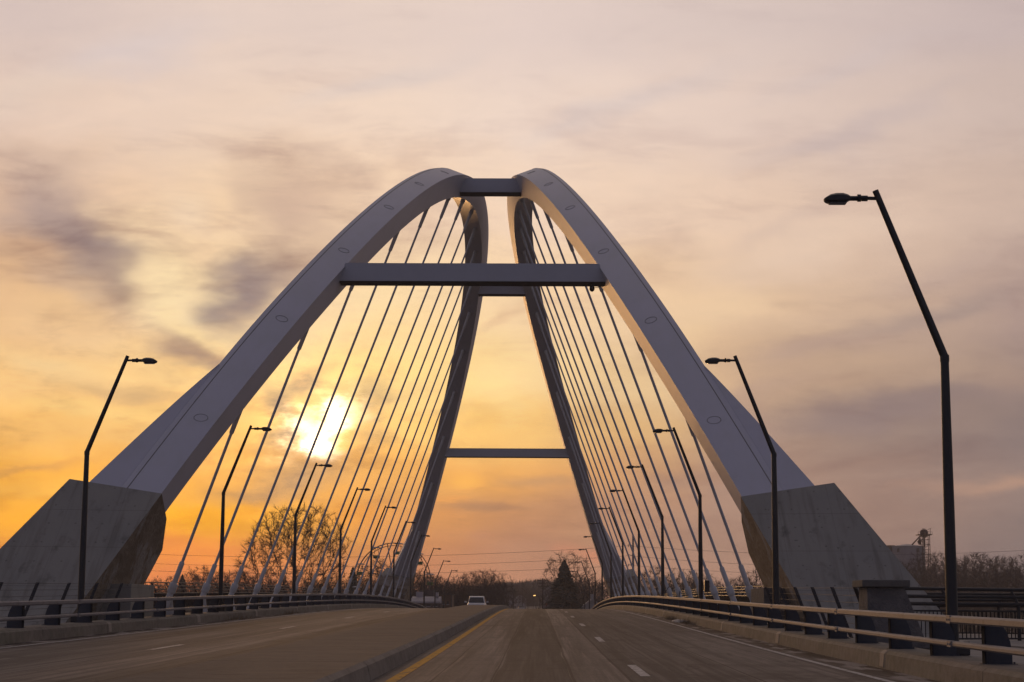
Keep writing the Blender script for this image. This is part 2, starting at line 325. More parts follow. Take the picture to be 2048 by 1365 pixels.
M_conc = mat('pedestal_concrete', (.32, .30, .255), .85, bump=(14, .25, .02), tones=[(.45, (.26, .25, .22), .8, O3), (1.6, (.12, .115, .095), .8, (1, .6, .6), .57, .72), (6, (.06, .06, .05), .8, (1, 1, 1), .65, .72), (.8, (.30, .28, .235), .5, O3)], build=form_lines)
M_rough = mat('weathered_concrete', (.29, .235, .175), .95, bump=(7, .9, .06), tones=[(1.4, (.15, .11, .07), .85, (.5, .5, 2.)), (.9, (.40, .37, .34), .85, (1, .7, .4), .52, .58), (9, (.1, .07, .045), .6, (1, 1, .5))])
M_cable = mat('cable_sheath', (.55, .55, .56), .5, tones=[(.8, (.47, .47, .48), .6, O3)])
M_sleeve = mat('cable_sleeve', (.62, .62, .61), .5, tones=[(2.5, (.45, .44, .42), .6, O3)])
M_rail = mat('rail_metal', (.21, .20, .21), .6, metal=.1, spec=.25, tones=[(1.5, (.29, .265, .26), .6, (1, .3, 1)), (9, (.13, .11, .10), .6, (1, .4, 1), .52, .68)])
M_post = mat('post_paint', (.075, .082, .092), .7, spec=.2, tones=[(2, (.05, .055, .07), .7, O3), (9, (.14, .1, .08), .5, O3, .6, .72)])
M_flange = mat('flange_paint', (.028, .03, .035), .95, spec=.05)
M_black = mat('lamp_black', (.022, .022, .023), .4, tones=[(3, (.035, .033, .031), .6, (1, 1, .3))])
M_lens = mat('lamp_lens', (.05, .05, .05), .25)
M_fence = mat('fence_steel', (.035, .034, .036), .5)
M_pipe = mat('pipe_steel', (.04, .038, .037), .5, spec=.3)
M_bal = mat('baluster_steel', (.03, .028, .028), .8, spec=.1)
M_wire = mat('wire', (.05, .05, .052), .6)
M_pil = mat('pilaster_stone', (.145, .135, .125), .92, bump=(22, .9, .03), tones=[(1.5, (.08, .075, .07), .8, O3), (5, (.22, .2, .175), .6, O3)])
M_pcap = mat('cap_stone', (.15, .14, .12), .9, bump=(30, .5, .02), tones=[(3, (.09, .085, .075), .7, O3)])
M_bark = mat('bark', (.034, .024, .018), .95, tones=[(2, (.03, .022, .018), .8, O3)])
M_twig = mat('twigs', (.058, .037, .027), .95, tones=[(.25, (.055, .038, .03), .8, O3)])
M_twig2 = mat('twigs_grey', (.044, .035, .031), .95, tones=[(.25, (.04, .034, .032), .8, O3)])
M_fir = mat('fir_needles', (.028, .036, .024), .95, tones=[(.8, (.016, .02, .014), .8, O3)])
M_ground = mat('ground_soil', (.075, .062, .042), .95, tones=[(.05, (.05, .045, .03), .8, O3), (.8, (.1, .08, .055), .6, O3)])
M_water = mat('river_water', (.04, .045, .045), .12, bump=(.6, .4, .15, (1, .4, 1)))
M_snow = mat('dirty_snow', (.5, .48, .45), .8, bump=(25, .8, .02), tones=[(5, (.28, .25, .22), .8, O3)])
M_straw = mat('dry_weeds', (.28, .21, .12), .95)

# ------------------------------------------------------------------ mesh helpers
class MB:
    def __init__(s): s.v = []; s.f = []; s.smooth = False; s.mi = []
    def add(s, vs, fs, mi=0):
        o = len(s.v); s.v.extend([tuple(p) for p in vs]); s.f.extend([tuple(i + o for i in f) for f in fs]); s.mi.extend([mi] * len(fs))
    def box(s, x0, x1, y0, y1, z0, z1, mi=0):
        s.add([(x0,y0,z0),(x1,y0,z0),(x1,y1,z0),(x0,y1,z0),(x0,y0,z1),(x1,y0,z1),(x1,y1,z1),(x0,y1,z1)],
              [(0,3,2,1),(4,5,6,7),(0,1,5,4),(1,2,6,5),(2,3,7,6),(3,0,4,7)], mi)
    def tube(s, pts, rs, n=8, caps=True, mi=0):
        pts = [Vector(p) for p in pts]
        if isinstance(rs, (int, float)): rs = [rs] * len(pts)
        vs, fs = [], []; prev = None
        for i, p in enumerate(pts):
            if i == 0: t = pts[1] - p
            elif i == len(pts) - 1: t = p - pts[i - 1]
            else: t = (pts[i + 1] - p).normalized() + (p - pts[i - 1]).normalized()
            t.normalize()
            if prev is None:
                a = Vector((1, 0, 0)) if abs(t.x) < .9 else Vector((0, 1, 0))
                prev = (a - t * a.dot(t)).normalized()
            else: prev = (prev - t * prev.dot(t)).normalized()
            b = t.cross(prev)
            for k in range(n):
                an = 2 * math.pi * k / n
                vs.append(p + (prev * math.cos(an) + b * math.sin(an)) * rs[i])
        for i in range(len(pts) - 1):
            for k in range(n):
                a = i * n + k; b2 = i * n + (k + 1) % n
                fs.append((a, b2, b2 + n, a + n))
        if caps:
            fs.append(tuple(range(n - 1, -1, -1))); fs.append(tuple(range((len(pts) - 1) * n, len(pts) * n)))
        s.add(vs, fs, mi)
    def prism(s, poly, ext, mi=0):
        """poly: list of 3D points (planar), extruded by vector ext"""
        n = len(poly); poly = [Vector(p) for p in poly]; ext = Vector(ext)
        vs = poly + [p + ext for p in poly]
        s.add(vs, [tuple(range(n))[::-1], tuple(range(n, 2 * n))] + [(i, (i + 1) % n, (i + 1) % n + n, i + n) for i in range(n)], mi)
    def loft(s, secs, closed=True, caps=True, mi=0):
        n = len(secs[0]); vs = [p for q in secs for p in q]; fs = []
        for i in range(len(secs) - 1):
            for k in range(n if closed else n - 1):
                a = i * n + k; b = i * n + (k + 1) % n
                fs.append((a, b, b + n, a + n))
        if caps and closed:
            fs.append(tuple(range(n))[::-1]); fs.append(tuple(range((len(secs) - 1) * n, len(secs) * n)))
        s.add(vs, fs, mi)
    def build(s, name, m, parent=None, smooth=False, bevel=0, origin=None):
        me = bpy.data.meshes.new(name)
        off = Vector(origin) if origin is not None else Vector((0, 0, 0))
        me.from_pydata([tuple(Vector(p) - off) for p in s.v] if origin is not None else s.v, [], s.f)
        for mm in (m if isinstance(m, (list, tuple)) else [m]): me.materials.append(mm)
        if any(s.mi): me.polygons.foreach_set('material_index', s.mi)
        bm = bmesh.new(); bm.from_mesh(me); bmesh.ops.recalc_face_normals(bm, faces=bm.faces)
        if bevel: bmesh.ops.bevel(bm, geom=[e for e in bm.edges if len(e.link_faces) == 2 and e.calc_face_angle(0) > .5], offset=bevel, segments=2, affect='EDGES', profile=.6)
        bm.to_mesh(me); bm.free()
        if smooth:
            me.polygons.foreach_set('use_smooth', [True] * len(me.polygons))
            try: me.set_sharp_from_angle(angle=math.radians(35))
            except Exception: pass
        o = bpy.data.objects.new(name, me); C.objects.link(o); o.location = off
        if parent is not None:
            o.parent = parent; o.matrix_parent_inverse = Matrix.Identity(4)
            o.location = off - WL(parent)
        return o

_wl = {}
def WL(o):
    l = Vector(o.location)
    while o.parent is not None:
        o = o.parent; l += Vector(o.location)
    return l
def thing(name, label, cat, loc=(0, 0, 0), group=None):
    o = bpy.data.objects.new(name, None); C.objects.link(o); o.location = loc
    o['label'] = label; o['category'] = cat
    if group: o['group'] = group
    return o
def tag(o, label, cat, group=None, kind=None):
    o['label'] = label; o['category'] = cat
    if group: o['group'] = group
    if kind: o['kind'] = kind
    return o
def part(mb, name, m, parent, **k):
    """part whose vertices are given in world coordinates; its mesh is stored relative to the parent"""
    k.setdefault('origin', WL(parent))
    return mb.build(name, m, parent, **k)
def struct(o): o['kind'] = 'structure'; return o
def copy_tree(o, loc):
    c = o.copy(); C.objects.link(c); c.location = loc
    for ch in list(o.children):
        d = ch.copy(); C.objects.link(d); d.parent = c
        for g in list(ch.children):
            h = g.copy(); C.objects.link(h); h.parent = d
    return c

# ------------------------------------------------------------------ the road's long profile
_far = [(190, -.72), (227, -2.0), (247, -2.55), (290, -2.9), (350, -2.2), (430, -.9), (600, 1.2), (900, 3.0), (1500, 4.0)]
def curb(d):
    if d < 8: return -.806 + (d - 8) * .0065
    if d <= 190:
        t = (d - 110) / 100
        return -2.02488 + .03601 * d - .00014 * d * d - .90042 * t ** 3 - .01333 * t ** 4
    for (a, za), (b, zb) in zip(_far, _far[1:]):
        if d <= b:
            t = (d - a) / (b - a); i = _far.index((a, za))
            ma = -.037 if i == 0 else (zb - _far[i - 1][1]) / (b - _far[i - 1][0])
            j = i + 2; mb = (_far[j][1] - za) / (_far[j][0] - a) if j < len(_far) else 0
            h = b - a
            return (2*t**3-3*t*t+1)*za + (t**3-2*t*t+t)*h*ma + (-2*t**3+3*t*t)*zb + (t**3-t*t)*h*mb
    return 4.0
RD = -.24
def ysteps(a, b, st=3.0):
    n = max(1, int(math.ceil((b - a) / st))); return [a + (b - a) * i / n for i in range(n + 1)]
def sheet(mb, x0, x1, ys, off, mi=0):
    vs = []; fs = []
    for y in ys: vs += [(x0, y, curb(y) + off), (x1, y, curb(y) + off)]
    for i in range(len(ys) - 1): fs.append((2*i, 2*i+1, 2*i+3, 2*i+2))
    mb.add(vs, fs, mi)
def bar(mb, x0, x1, ys, z0, z1, mi=0):
    mb.loft([[(x0, y, curb(y)+z0), (x1, y, curb(y)+z0), (x1, y, curb(y)+z1), (x0, y, curb(y)+z1)] for y in ys], mi=mi)

YS = ysteps(-45, 190, 2.5) + ysteps(190, 900, 10)[1:]
mb = MB(); sheet(mb, -8.2, 8.2, YS, RD); struct(mb.build('road', M_road))

# kerb plinths carrying the guard rails
for sd in (-1, 1):
    mb = MB()
    a, b = sorted((sd * 8.15, sd * 8.98))
    for i in range(40):
        y0 = -45 + i * 6.1; y1 = y0 + 6.08
        xs = [sd * 8.15, sd * 8.17, sd * 8.23, sd * 8.98, sd * 8.98]
        zs = [RD - .05, -.01, .04, .04, RD - .05]
        mb.loft([[(x, y, curb(y) + z) for x, z in zip(xs, zs)] for y in ysteps(y0, y1, 2.1)])
    struct(mb.build('kerb', M_kerb))
    mb = MB()
    for i in range(40):
        if i % 2 == (sd > 0): continue
        y0 = -45 + i * 6.1 + .1; w = .32 + .1 * ((i * 7) % 3)
        xs = [sd * 8.146, sd * 8.166, sd * 8.226, sd * 8.6, sd * 8.6]; zs = [RD + .03, -.008, .044, .044, .03]
        mb.loft([[(x, y, curb(y) + z) for x, z in zip(xs, zs)] for y in (y0, y0 + w)])
    struct(mb.build('kerb_joint', M_joint))

# median
mb = MB(); y0 = 8.4 - 15.24 * 4; 
for i in range(30):
    ya, yb = y0 + 15.24 * i, y0 + 15.24 * (i + 1) - .05
    if ya > 260: break
    prof = [(-1.52, RD - .05), (-1.50, -.05), (-1.44, 0.0), (.60, 0.0), (.655, -.03), (.67, -.07), (.45, RD - .05)]
    prof = [(-1.56, RD - .05), (-1.50, -.05), (-1.44, 0.0), (.56, 0.0), (.62, -.05), (.68, RD - .05)]
    yy = ysteps(ya, yb, 2.6)
    mb.loft([[(x, y, curb(y) + z) for x, z in prof] for y in yy])
me_ = mb.build('median', [M_median, M_mface_lit]); struct(me_)
for p_ in me_.data.polygons:
    if abs(p_.normal.z) < .8: p_.material_index = 1  # steep sides get the colour with painted sky light

# lane markings
mb = MB(); ws = MB()
sheet(mb, .87, 1.02, YS[:-40], RD + .004); sheet(mb, -1.95, -1.80, YS[:-40], RD + .004)
struct(mb.build('lane_marking_yellow', M_yellow))
sheet(ws, 7.41, 7.52, YS[:-40], RD + .004); sheet(ws, -7.59, -7.47, YS[:-40], RD + .004)
for k in range(-2, 14):
    y = 27.2 + 16.6 * k; sheet(ws, 4.24, 4.38, ysteps(y - 1.9, y + 1.9, 1.3), RD + .004)
    y = 36.3 + 17.7 * k; sheet(ws, -4.63, -4.50, ysteps(y - 1.6, y + 1.6, 1.3), RD + .004)
struct(ws.build('lane_marking_white', M_white))

# ------------------------------------------------------------------ terrain and water
def ground_z(x, y):
    far = min(max((y - 400) / 400, 0), 1)
    base = -7.5 + far * 9.5
    if y > 188:
        t = min(abs(x) / 14, 1); e = curb(y) - .9
        w = 1 if abs(x) < 11 else max(0, 1 - (abs(x) - 11) / 10)
        bank = min(max((y - 186) / 14, 0), 1)
        z = base * (1 - w) + e * w
        return -13 + (z + 13) * bank
    if y < 42:
        w = 1 if abs(x) < 11 else max(0, 1 - (abs(x) - 11) / 10)
        z = -8.5 * (1 - w) + (curb(y) - 1.1) * w
        bank = min(max((42 - y) / 14, 0), 1)
        return -13 + (z + 13) * bank
    return -13
mb = MB()
gx = [-4000, -2000, -900, -500, -300, -200, -140, -100, -70, -50, -36, -26, -21, -16, -11.5, 0, 11.5, 16, 21, 26, 36, 50, 70, 100, 140, 200, 300, 500, 900, 2000, 4000]
gy = [-400, -200, -100, -60, -30, 0, 14, 22, 28, 35, 42, 60, 100, 150, 178, 186, 190, 195, 200, 208, 220, 235, 250, 270, 290, 320, 350, 390, 430, 480, 540, 620, 700, 800, 1000, 1500, 3000, 8000]
vs = [(x, y, ground_z(x, y) + (R.uniform(-.3, .3) if abs(x) > 22 and (y > 200 or y < 20) else 0)) for y in gy for x in gx]
n = len(gx); fs = [(j*n+i, j*n+i+1, (j+1)*n+i+1, (j+1)*n+i) for j in range(len(gy)-1) for i in range(n-1)]
mb.add(vs, fs); struct(mb.build('ground', M_ground))
mb = MB(); mb.add([(-4000, 25, -11.5), (4000, 25, -11.5), (4000, 200, -11.5), (-4000, 200, -11.5)], [(0,1,2,3)]); struct(mb.build('river', M_water))

# ------------------------------------------------------------------ the arch bridge
A0, T0 = 10.805, .37465; NL = math.hypot(1, T0); NX, NZ = 1 / NL, T0 / NL; D = 120.9
def z_in(u):
    q = u * u / 1000; return (((-.03475*q + .27464)*q - .63361)*q - 5.80854)*q + 25.734
def z_out(u):
    q = u * u / 1000; return (((-.02125*q + .17697)*q - .44979)*q - 5.69381)*q + 27.007
def rp(sd, Y, z, w):          # point on a rib: w = distance outwards from its inner face
    t = min(max((z - 3.6) / 8.5, 0), 1); t = t * t * (3 - 2 * t)
    nz = .15 + (NZ - .15) * t
    return (sd * (A0 - T0 * z + w * math.sqrt(1 - nz * nz)), Y, z + w * nz)
bridge = thing('arch_bridge', 'white basket-handle steel arch bridge with twin leaning ribs, cross beams and hanger cables', 'bridge', (0, D, 0))

mb = MB()   # deck slab with edge girders
ysd = ysteps(40, 190, 3)
mb.loft([[(-13.3, y, curb(y)+RD-.03), (-13.3, y, curb(y)-1.5), (-12.3, y, curb(y)-1.6), (-9, y, curb(y)-1.0), (9, y, curb(y)-1.0), (12.3, y, curb(y)-1.6), (13.3, y, curb(y)-1.5), (13.3, y, curb(y)+RD-.03),
          (8.1, y, curb(y)+RD-.03), (8.1, y, curb(y)+RD-.06), (-8.1, y, curb(y)+RD-.06), (-8.1, y, curb(y)+RD-.03)] for y in ysd])
part(mb, 'deck', M_walk, bridge)
mb = MB(); bar(mb, -13.0, 13.0, ysteps(-45, 39.9, 4), -1.1, RD - .05); bar(mb, -13.0, 13.0, ysteps(190.1, 205, 4), -1.1, RD - .05)
struct(mb.build('approach_deck', M_walk))

us = [-63.0 + 126 * i / 96 for i in range(97)]
for sd in (-1, 1):
    mb = MB()
    mb.loft([[rp(sd, D+u, z_in(abs(u)), 0), rp(sd, D+u, z_out(abs(u)), 0), rp(sd, D+u, z_out(abs(u)), 1.13), rp(sd, D+u, z_out(abs(u)) - .09, 1.36), rp(sd, D+u, z_in(abs(u)), 1.30)] for u in us])
    rib = part(mb, 'arch_rib', M_rib, bridge, smooth=True)
    if True:
        rib['label'] = 'left arch rib leaning inwards' if sd < 0 else 'right arch rib leaning inwards, its inner face catching orange light'
    # dark weld seam along the crease
    mb = MB()
    mb.loft([[rp(sd, D+u, z_out(abs(u)) + .004, 1.115), rp(sd, D+u, z_out(abs(u)) + .006, 1.145), rp(sd, D+u, z_out(abs(u)) - .02, 1.145), rp(sd, D+u, z_out(abs(u)) - .02, 1.115)] for u in us])
    part(mb, 'weld_seam', M_seam, rib, origin=WL(bridge))
    # round access hatches on the top face
    for Y in (62.4, 69.4, 76.7, 83.8, 90.2, 97.5):
        for ss in (-1, 1):
            Yh = Y if ss < 0 else 2 * D - Y
            ring = []
            for k in range(33):
                a = 2 * math.pi * k / 32; uu = abs(Yh - D)
                sl_ = (z_out(uu + .05) - z_out(uu - .05)) / .1 * (1 if Yh > D else -1)
                ln = math.hypot(1, sl_)
                ca, sa = math.cos(a) * .235, math.sin(a) * .235
                yy = Yh + sa / ln
                ring.append(Vector(rp(sd, yy, z_out(abs(yy - D)) + .003, .55 + ca)))
            mb = MB(); mb.tube(ring, .011, 4, caps=False)
            part(mb, 'hatch_ring', M_seam, rib, origin=WL(bridge))
    # flared fins that widen the rib towards its feet
    for ss in (-1, 1):
        mb = MB(); secs = []
        for i in range(14):
            u = 55.4 + (63.0 - 55.4) * i / 13
            wo = 1.34 + max(0, (u - 55.4)) * .155
            Y = D + ss * u
            secs.append([rp(sd, Y, z_out(u) - .16, 1.25), rp(sd, Y, z_out(u) - .02, wo), rp(sd, Y, z_in(u) + .25, wo), rp(sd, Y, z_in(u) + .02, 1.2)])
        mb.loft(secs); part(mb, 'flared_fin', M_rib, rib, origin=WL(bridge), smooth=False)

# cross beams
def cross_beam(y0, y1, z0, z1, lab):
    mb = MB(); h = A0 - T0 * z0 + .05; g = A0 - T0 * z1 + .05
    mb.add([(-h,y0,z0),(h,y0,z0),(h,y1,z0),(-h,y1,z0),(-g,y0,z1),(g,y0,z1),(g,y1,z1),(-g,y1,z1)], [(0,3,2,1),(4,5,6,7),(0,1,5,4),(1,2,6,5),(2,3,7,6),(3,0,4,7)])
    o = part(mb, 'cross_beam', M_beam, bridge); o['label'] = lab
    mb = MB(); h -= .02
    mb.box(-h, h, y0 + .06, y1 - .06, z0 - .03, z0 - .003); part(mb, 'shaded_underside', M_under_shade, o, origin=WL(bridge))  # thin dark sheet: the shade below the beam put into a colour
    return o
cross_beam(75.3, 76.4, 13.78, 14.55, 'long low cross beam of the near half')
cross_beam(102.7, 103.8, 24.08, 24.9, 'short cross beam near the crown, near half')
cross_beam(137.0, 138.1, 24.08, 24.8, 'short cross beam near the crown, far half')
cross_beam(164.3, 165.4, 13.78, 14.55, 'long low cross beam of the far half')

# hanger cables
for sd in (-1, 1):
    for k in range(17):
        Y = 66.85 + 6.795 * k; u = abs(Y - D); zt = z_in(u)
        zd = curb(Y) + .93
        top = Vector(rp(sd, Y, zt, .24 + .31 * min(max((Y - 112) / 20, 0), 1))); mid = Vector((sd * 10.6, Y, zd)); dr = (top - mid).normalized()
        pt = lambda z: mid + dr * ((z - mid.z) / dr.z)
        c = curb(Y)
        mb = MB(); mb.tube([pt(c + 1.7), top + dr * .1], .058, 8)
        cab = part(mb, 'cable', M_cable, bridge, smooth=True, origin=WL(bridge))
        mb = MB(); mb.tube([pt(c + RD), pt(c + .1), pt(c + .72)], [.17, .135, .115], 10); mb.tube([pt(c + 1.04), pt(c + 1.80), pt(c + 1.84)], [.098, .098, .07], 10)
        part(mb, 'lower_sleeve', M_sleeve, cab, smooth=True, origin=WL(bridge))
        mb = MB(); mb.tube([pt(c + .70), pt(c + .74), pt(c + 1.02), pt(c + 1.06)], [.13, .155, .155, .13], 12)
        part(mb, 'collar', M_sleeve, cab, smooth=True, origin=WL(bridge))
        b0 = pt(c + RD); b1 = pt(c + .55)
        poly = [(b0.x - sd * .08, Y + .09, c + RD), (b0.x + sd * .12, Y + .09, c + RD)]
        # curved gusset plate on the road side of the cable
        poly = [(b0.x + sd * .13, Y + .1, c + RD)] + [(b1.x + sd * .03, Y + .1, b1.z), (b1.x - sd * .09, Y + .1, b1.z)] + \
               [(b1.x - sd * (.10 + .02 * t + .17 * t * t), Y + .1, b1.z - (b1.z - c - RD) * (1 - (1 - t) ** 1.4)) for t in (.25, .5, .75, 1)]
        mb = MB(); mb.prism(poly, (0, .05, 0)); part(mb, 'anchor_plate', M_sleeve, cab, origin=WL(bridge))
        L_ = 1.0
        q = [top + dr * .05, top - dr * .22, top - dr * .24, top - dr * 1.35, top - dr * 1.42]
        mb = MB(); mb.tube(q, [.135, .135, .105, .088, .055], 10)
        part(mb, 'upper_socket', M_sleeve, cab, smooth=True, origin=WL(bridge))

# concrete pedestals
poly0 = [(58.4, 3.66), (60.6, 2.95), (61.9, 1.95), (61.3, .85), (59.5, -1.2), (52, -12.8), (38, -12.8), (46.0, -5), (53.6, 0)]
for sd in (-1, 1):
    for ss in (-1, 1):
        mb = MB(); f = (lambda y: y) if ss < 0 else (lambda y: 2 * D - y)
        p = [Vector(rp(sd, f(y), z, -.06)) for y, z in poly0]
        q = [v + Vector((sd * (3.02 + .15 * min(max(3.66 - v.z, 0), 6)), 0, .46)) for v in p]
        n = len(p)
        mb.add(p + q, [tuple(range(n))], 1); mb.add(p + q, [tuple(range(n, 2*n))] + [(i, (i+1) % n, (i+1) % n + n, i + n) for i in (0, 5, 6, 7, 8)], 0); mb.add(p + q, [(i, (i+1) % n, (i+1) % n + n, i + n) for i in (1, 2, 3, 4)], 1)
        o = part(mb, 'concrete_pedestal', [M_conc, M_rough], bridge)
        bm = bmesh.new(); bm.from_mesh(o.data); bmesh.ops.remove_doubles(bm, verts=bm.verts, dist=.001); bmesh.ops.recalc_face_normals(bm, faces=bm.faces); bm.to_mesh(o.data); bm.free()
        o['label'] = {(-1,-1): 'near left concrete pedestal with brown weathered inner side', (1,-1): 'near right stained concrete pedestal', (-1,1): 'far left concrete pedestal', (1,1): 'far right concrete pedestal'}[(sd, ss)]
# blocks at the pedestal toes
for sd, lab in ((-1, 'low grey concrete block at the toe of the left pedestal, behind the guard rail'), (1, 'low dark concrete block at the toe of the right pedestal, behind the guard rail')):
    mb = MB(); mb.box(*sorted((sd * 9.85, sd * 11.2)), 56.6, 60.0, curb(58) + RD - .1, curb(58) + 1.0)
    o = mb.build('concrete_block', M_pil if sd > 0 else M_conc, bevel=.02, origin=(sd * 10.5, 58, curb(58))); tag(o, lab, 'concrete block', 'blocks at the pedestal toes')

# ------------------------------------------------------------------ guard rails
for sd, lab in ((-1, 'two-rail metal guard rail along the left edge of the road'), (1, 'two-rail metal guard rail along the right edge of the road, catching warm light')):
    g = thing('guard_rail', lab, 'guard rail', (sd * 8.4, 60, 0), 'guard rails of the bridge')
    ys = ysteps(-40, 204, 2.0)
    for nm, z0, z1, x0, x1 in (('top_rail', .525, .625, 8.29, 8.43), ('lower_rail', .215, .288, 8.30, 8.43)):
        mb = MB(); a, b = sd * x0, sd * x1; c = sd * .02
        mb.loft([[(a, y, curb(y)+z0+.02), (a+c, y, curb(y)+z0), (b, y, curb(y)+z0), (b, y, curb(y)+z1), (a+c, y, curb(y)+z1), (a, y, curb(y)+z1-.02)] for y in ys])
        part(mb, nm, M_rail, g)
    k0 = -18 if sd > 0 else -18
    Y0 = 23.1 if sd > 0 else 24.5
    for k in range(-4, 18):      # splice sleeves with bolts
        y = Y0 + 1.2 + 9.15 * k
        for z0, z1 in ((.5235, .6265), (.2135, .2895)):
            mb = MB(); mb.loft([[(sd * x, yy_, curb(yy_) + z) for x, z in ((8.2875, z0), (8.433, z0), (8.433, z1), (8.2875, z1))] for yy_ in (y, y + .22)])
            for dy in (.05, .17):
                mb.box(*sorted((sd * 8.278, sd * 8.288)), y + dy - .012, y + dy + .012, curb(y) + (z0 + z1) / 2 - .012, curb(y) + (z0 + z1) / 2 + .012)
            part(mb, 'splice_sleeve', M_rail, g)
    for k in range(-14, 59):
        Y = Y0 + 3.05 * k; c = curb(Y) + .035
        if Y > 200: break
        mb = MB()
        prof = [(8.44, .0), (8.79, .0), (8.79, .12), (8.77, .28), (8.73, .40), (8.67, .50), (8.60, .565), (8.44, .565)]
        mb.prism([(sd * x, Y, c + z) for x, z in prof], (0, .035, 0))
        mb.box(*sorted((sd * 8.40, sd * 8.84)), Y - .07, Y + .11, c, c + .012)
        for bx_ in (8.48, 8.80):
            for by_ in (-.05, .085): mb.tube([(sd * bx_, Y + by_, c + .01), (sd * bx_, Y + by_, c + .035)], .013, 6)
        po = part(mb, 'post', M_post, g)
        mb = MB(); mb.box(*sorted((sd * 8.432, sd * 8.448)), Y - .06, Y + .09, c + .012, c + .56); part(mb, 'flange', M_flange, po, origin=WL(g))

# ------------------------------------------------------------------ street lamps
ORD = ['first', 'second', 'third', 'fourth', 'fifth', 'sixth', 'seventh', 'eighth', 'ninth', 'tenth', 'eleventh', 'twelfth']
def make_lamp(sd):
    c = 0.04
    t = thing('street_lamp', '', 'street lamp', (sd * 8.8, 0, 0), 'bent street lamps on the bridge')
    X = sd * 8.8; s = -sd
    mb = MB(); mb.box(X - .2, X + .2, -.2, .2, c, c + .2); part(mb, 'base_box', M_black, t, bevel=.015)
    mb = MB(); mb.tube([(X, 0, c), (X, 0, 2.2), (X, 0, 4.33), (X, 0, 4.36)], [.088, .08, .062, .062], 14)
    p = part(mb, 'pole', M_black, t, smooth=True)
    mb = MB(); mb.tube([(X, 0, 4.30), (X, 0, 4.34), (X, 0, 4.40)], [.068, .07, .068], 14); part(mb, 'joint_ring', M_black, p, smooth=True, origin=WL(t))
    mb = MB(); mb.tube([(X - s * .012, 0, 4.34), (X + s * .96, 0, 6.88)], [.062, .047], 14)
    part(mb, 'bent_arm', M_black, t, smooth=True)
    tx = X + s * .93; z = 6.76
    mb = MB(); mb.tube([(tx, 0, z), (tx + s * .26, 0, z + .005)], .028, 8); mb.tube([(tx + s * .15, 0, z), (tx + s * .24, 0, z)], .045, 8)
    mb.tube([(tx + s * .25, 0, z + .005), (tx + s * .30, 0, z + .005)], .058, 8); mb.tube([(tx + s * .28, 0, z), (tx + s * .44, 0, z)], .038, 8)
    part(mb, 'bracket', M_black, t, smooth=True)
    # lamp head: flat leaf shaped lantern
    mb = MB(); secs = []
    for q, hw, zt, zb in ((.40, .04, .03, -.025), (.45, .09, .052, -.05), (.52, .13, .066, -.07), (.62, .14, .064, -.076), (.71, .125, .046, -.072), (.77, .09, .01, -.058), (.80, .03, -.02, -.04)):
        xx = tx + s * q
        secs.append([(xx, -hw * .6, z + zt), (xx, hw * .6, z + zt), (xx, hw, z + zt * .45), (xx, hw, z + zb * .7), (xx, hw * .75, z + zb), (xx, -hw * .75, z + zb), (xx, -hw, z + zb * .7), (xx, -hw, z + zt * .45)])
    mb.loft(secs); hd = part(mb, 'lamp_head', M_black, t, smooth=True)
    mb = MB(); mb.box(*sorted((tx + s * .47, tx + s * .72)), -.085, .085, z - .084, z - .070); part(mb, 'lens', M_lens, hd, origin=WL(t))
    return t
for sd, side in ((1, 'right'), (-1, 'left')):
    proto = make_lamp(sd); first = True; n_ = 0
    for k in range(0, 12):
        Y = 26.4 + 20.11 * k
        if k == 1: Y = 45.7 if sd > 0 else 46.2
        if sd < 0 and k == 0: continue
        if k > (10 if sd > 0 else 11): break
        loc = Vector((sd * 8.8, Y, curb(Y)))
        if first: proto.location = loc; o = proto; first = False
        else: o = copy_tree(proto, loc)
        if n_ == 0 and sd > 0: o['label'] = 'nearest and largest bent black street lamp, at the right edge of the picture'
        elif n_ == 0: o['label'] = 'nearest black bent street lamp of the left row, standing in front of the left pedestal'
        else: o['label'] = '%s bent black street lamp of the %s row, counted from the camera' % (ORD[n_], side)
        n_ += 1

# small dark box on a lamp pole at the third right lamp
mb = MB(); mb.box(-.09, .09, -.16, .16, 0, .42); o = mb.build('control_box', M_black, bevel=.03, origin=(0, 0, 0)); o.location = (9.02, 66.62, curb(66.6) + .85)
tag(o, 'small black box fixed behind the third lamp pole of the right row', 'box')

# ------------------------------------------------------------------ leaning wire fences in front of the near pedestals
for sd, Y0, cnt, lab in ((1, 40.3, 6, 'inward-leaning wire fence between the right guard rail and pedestal'), (-1, 36.5, 7, 'inward-leaning wire fence between the left guard rail and pedestal')):
    f = thing('wire_fence', lab, 'fence', (sd * 10.3, 46, curb(46) + RD), 'leaning wire fences')
    def fp(Y, t): return Vector((sd * (10.3 - .46 * t), Y, curb(Y) + RD + (1.25) * t))
    for k in range(cnt):
        Y = Y0 + 3.12 * k; mb = MB(); a, b = fp(Y, -.02), fp(Y, 1.02)
        mb.prism([a + Vector((-.045, 0, 0)), a + Vector((.045, 0, 0)), b + Vector((.045, 0, 0)), b + Vector((-.045, 0, 0))], (0, .025, 0))
        part(mb, 'post', M_fence, f)
    for j in range(8):
        t = .09 + .13 * j; mb = MB(); mb.tube([fp(Y, t) for Y in ysteps(Y0 - .5, Y0 + 3.12 * (cnt - 1) + .2, 3)], .006, 4); part(mb, 'wire', M_wire, f)

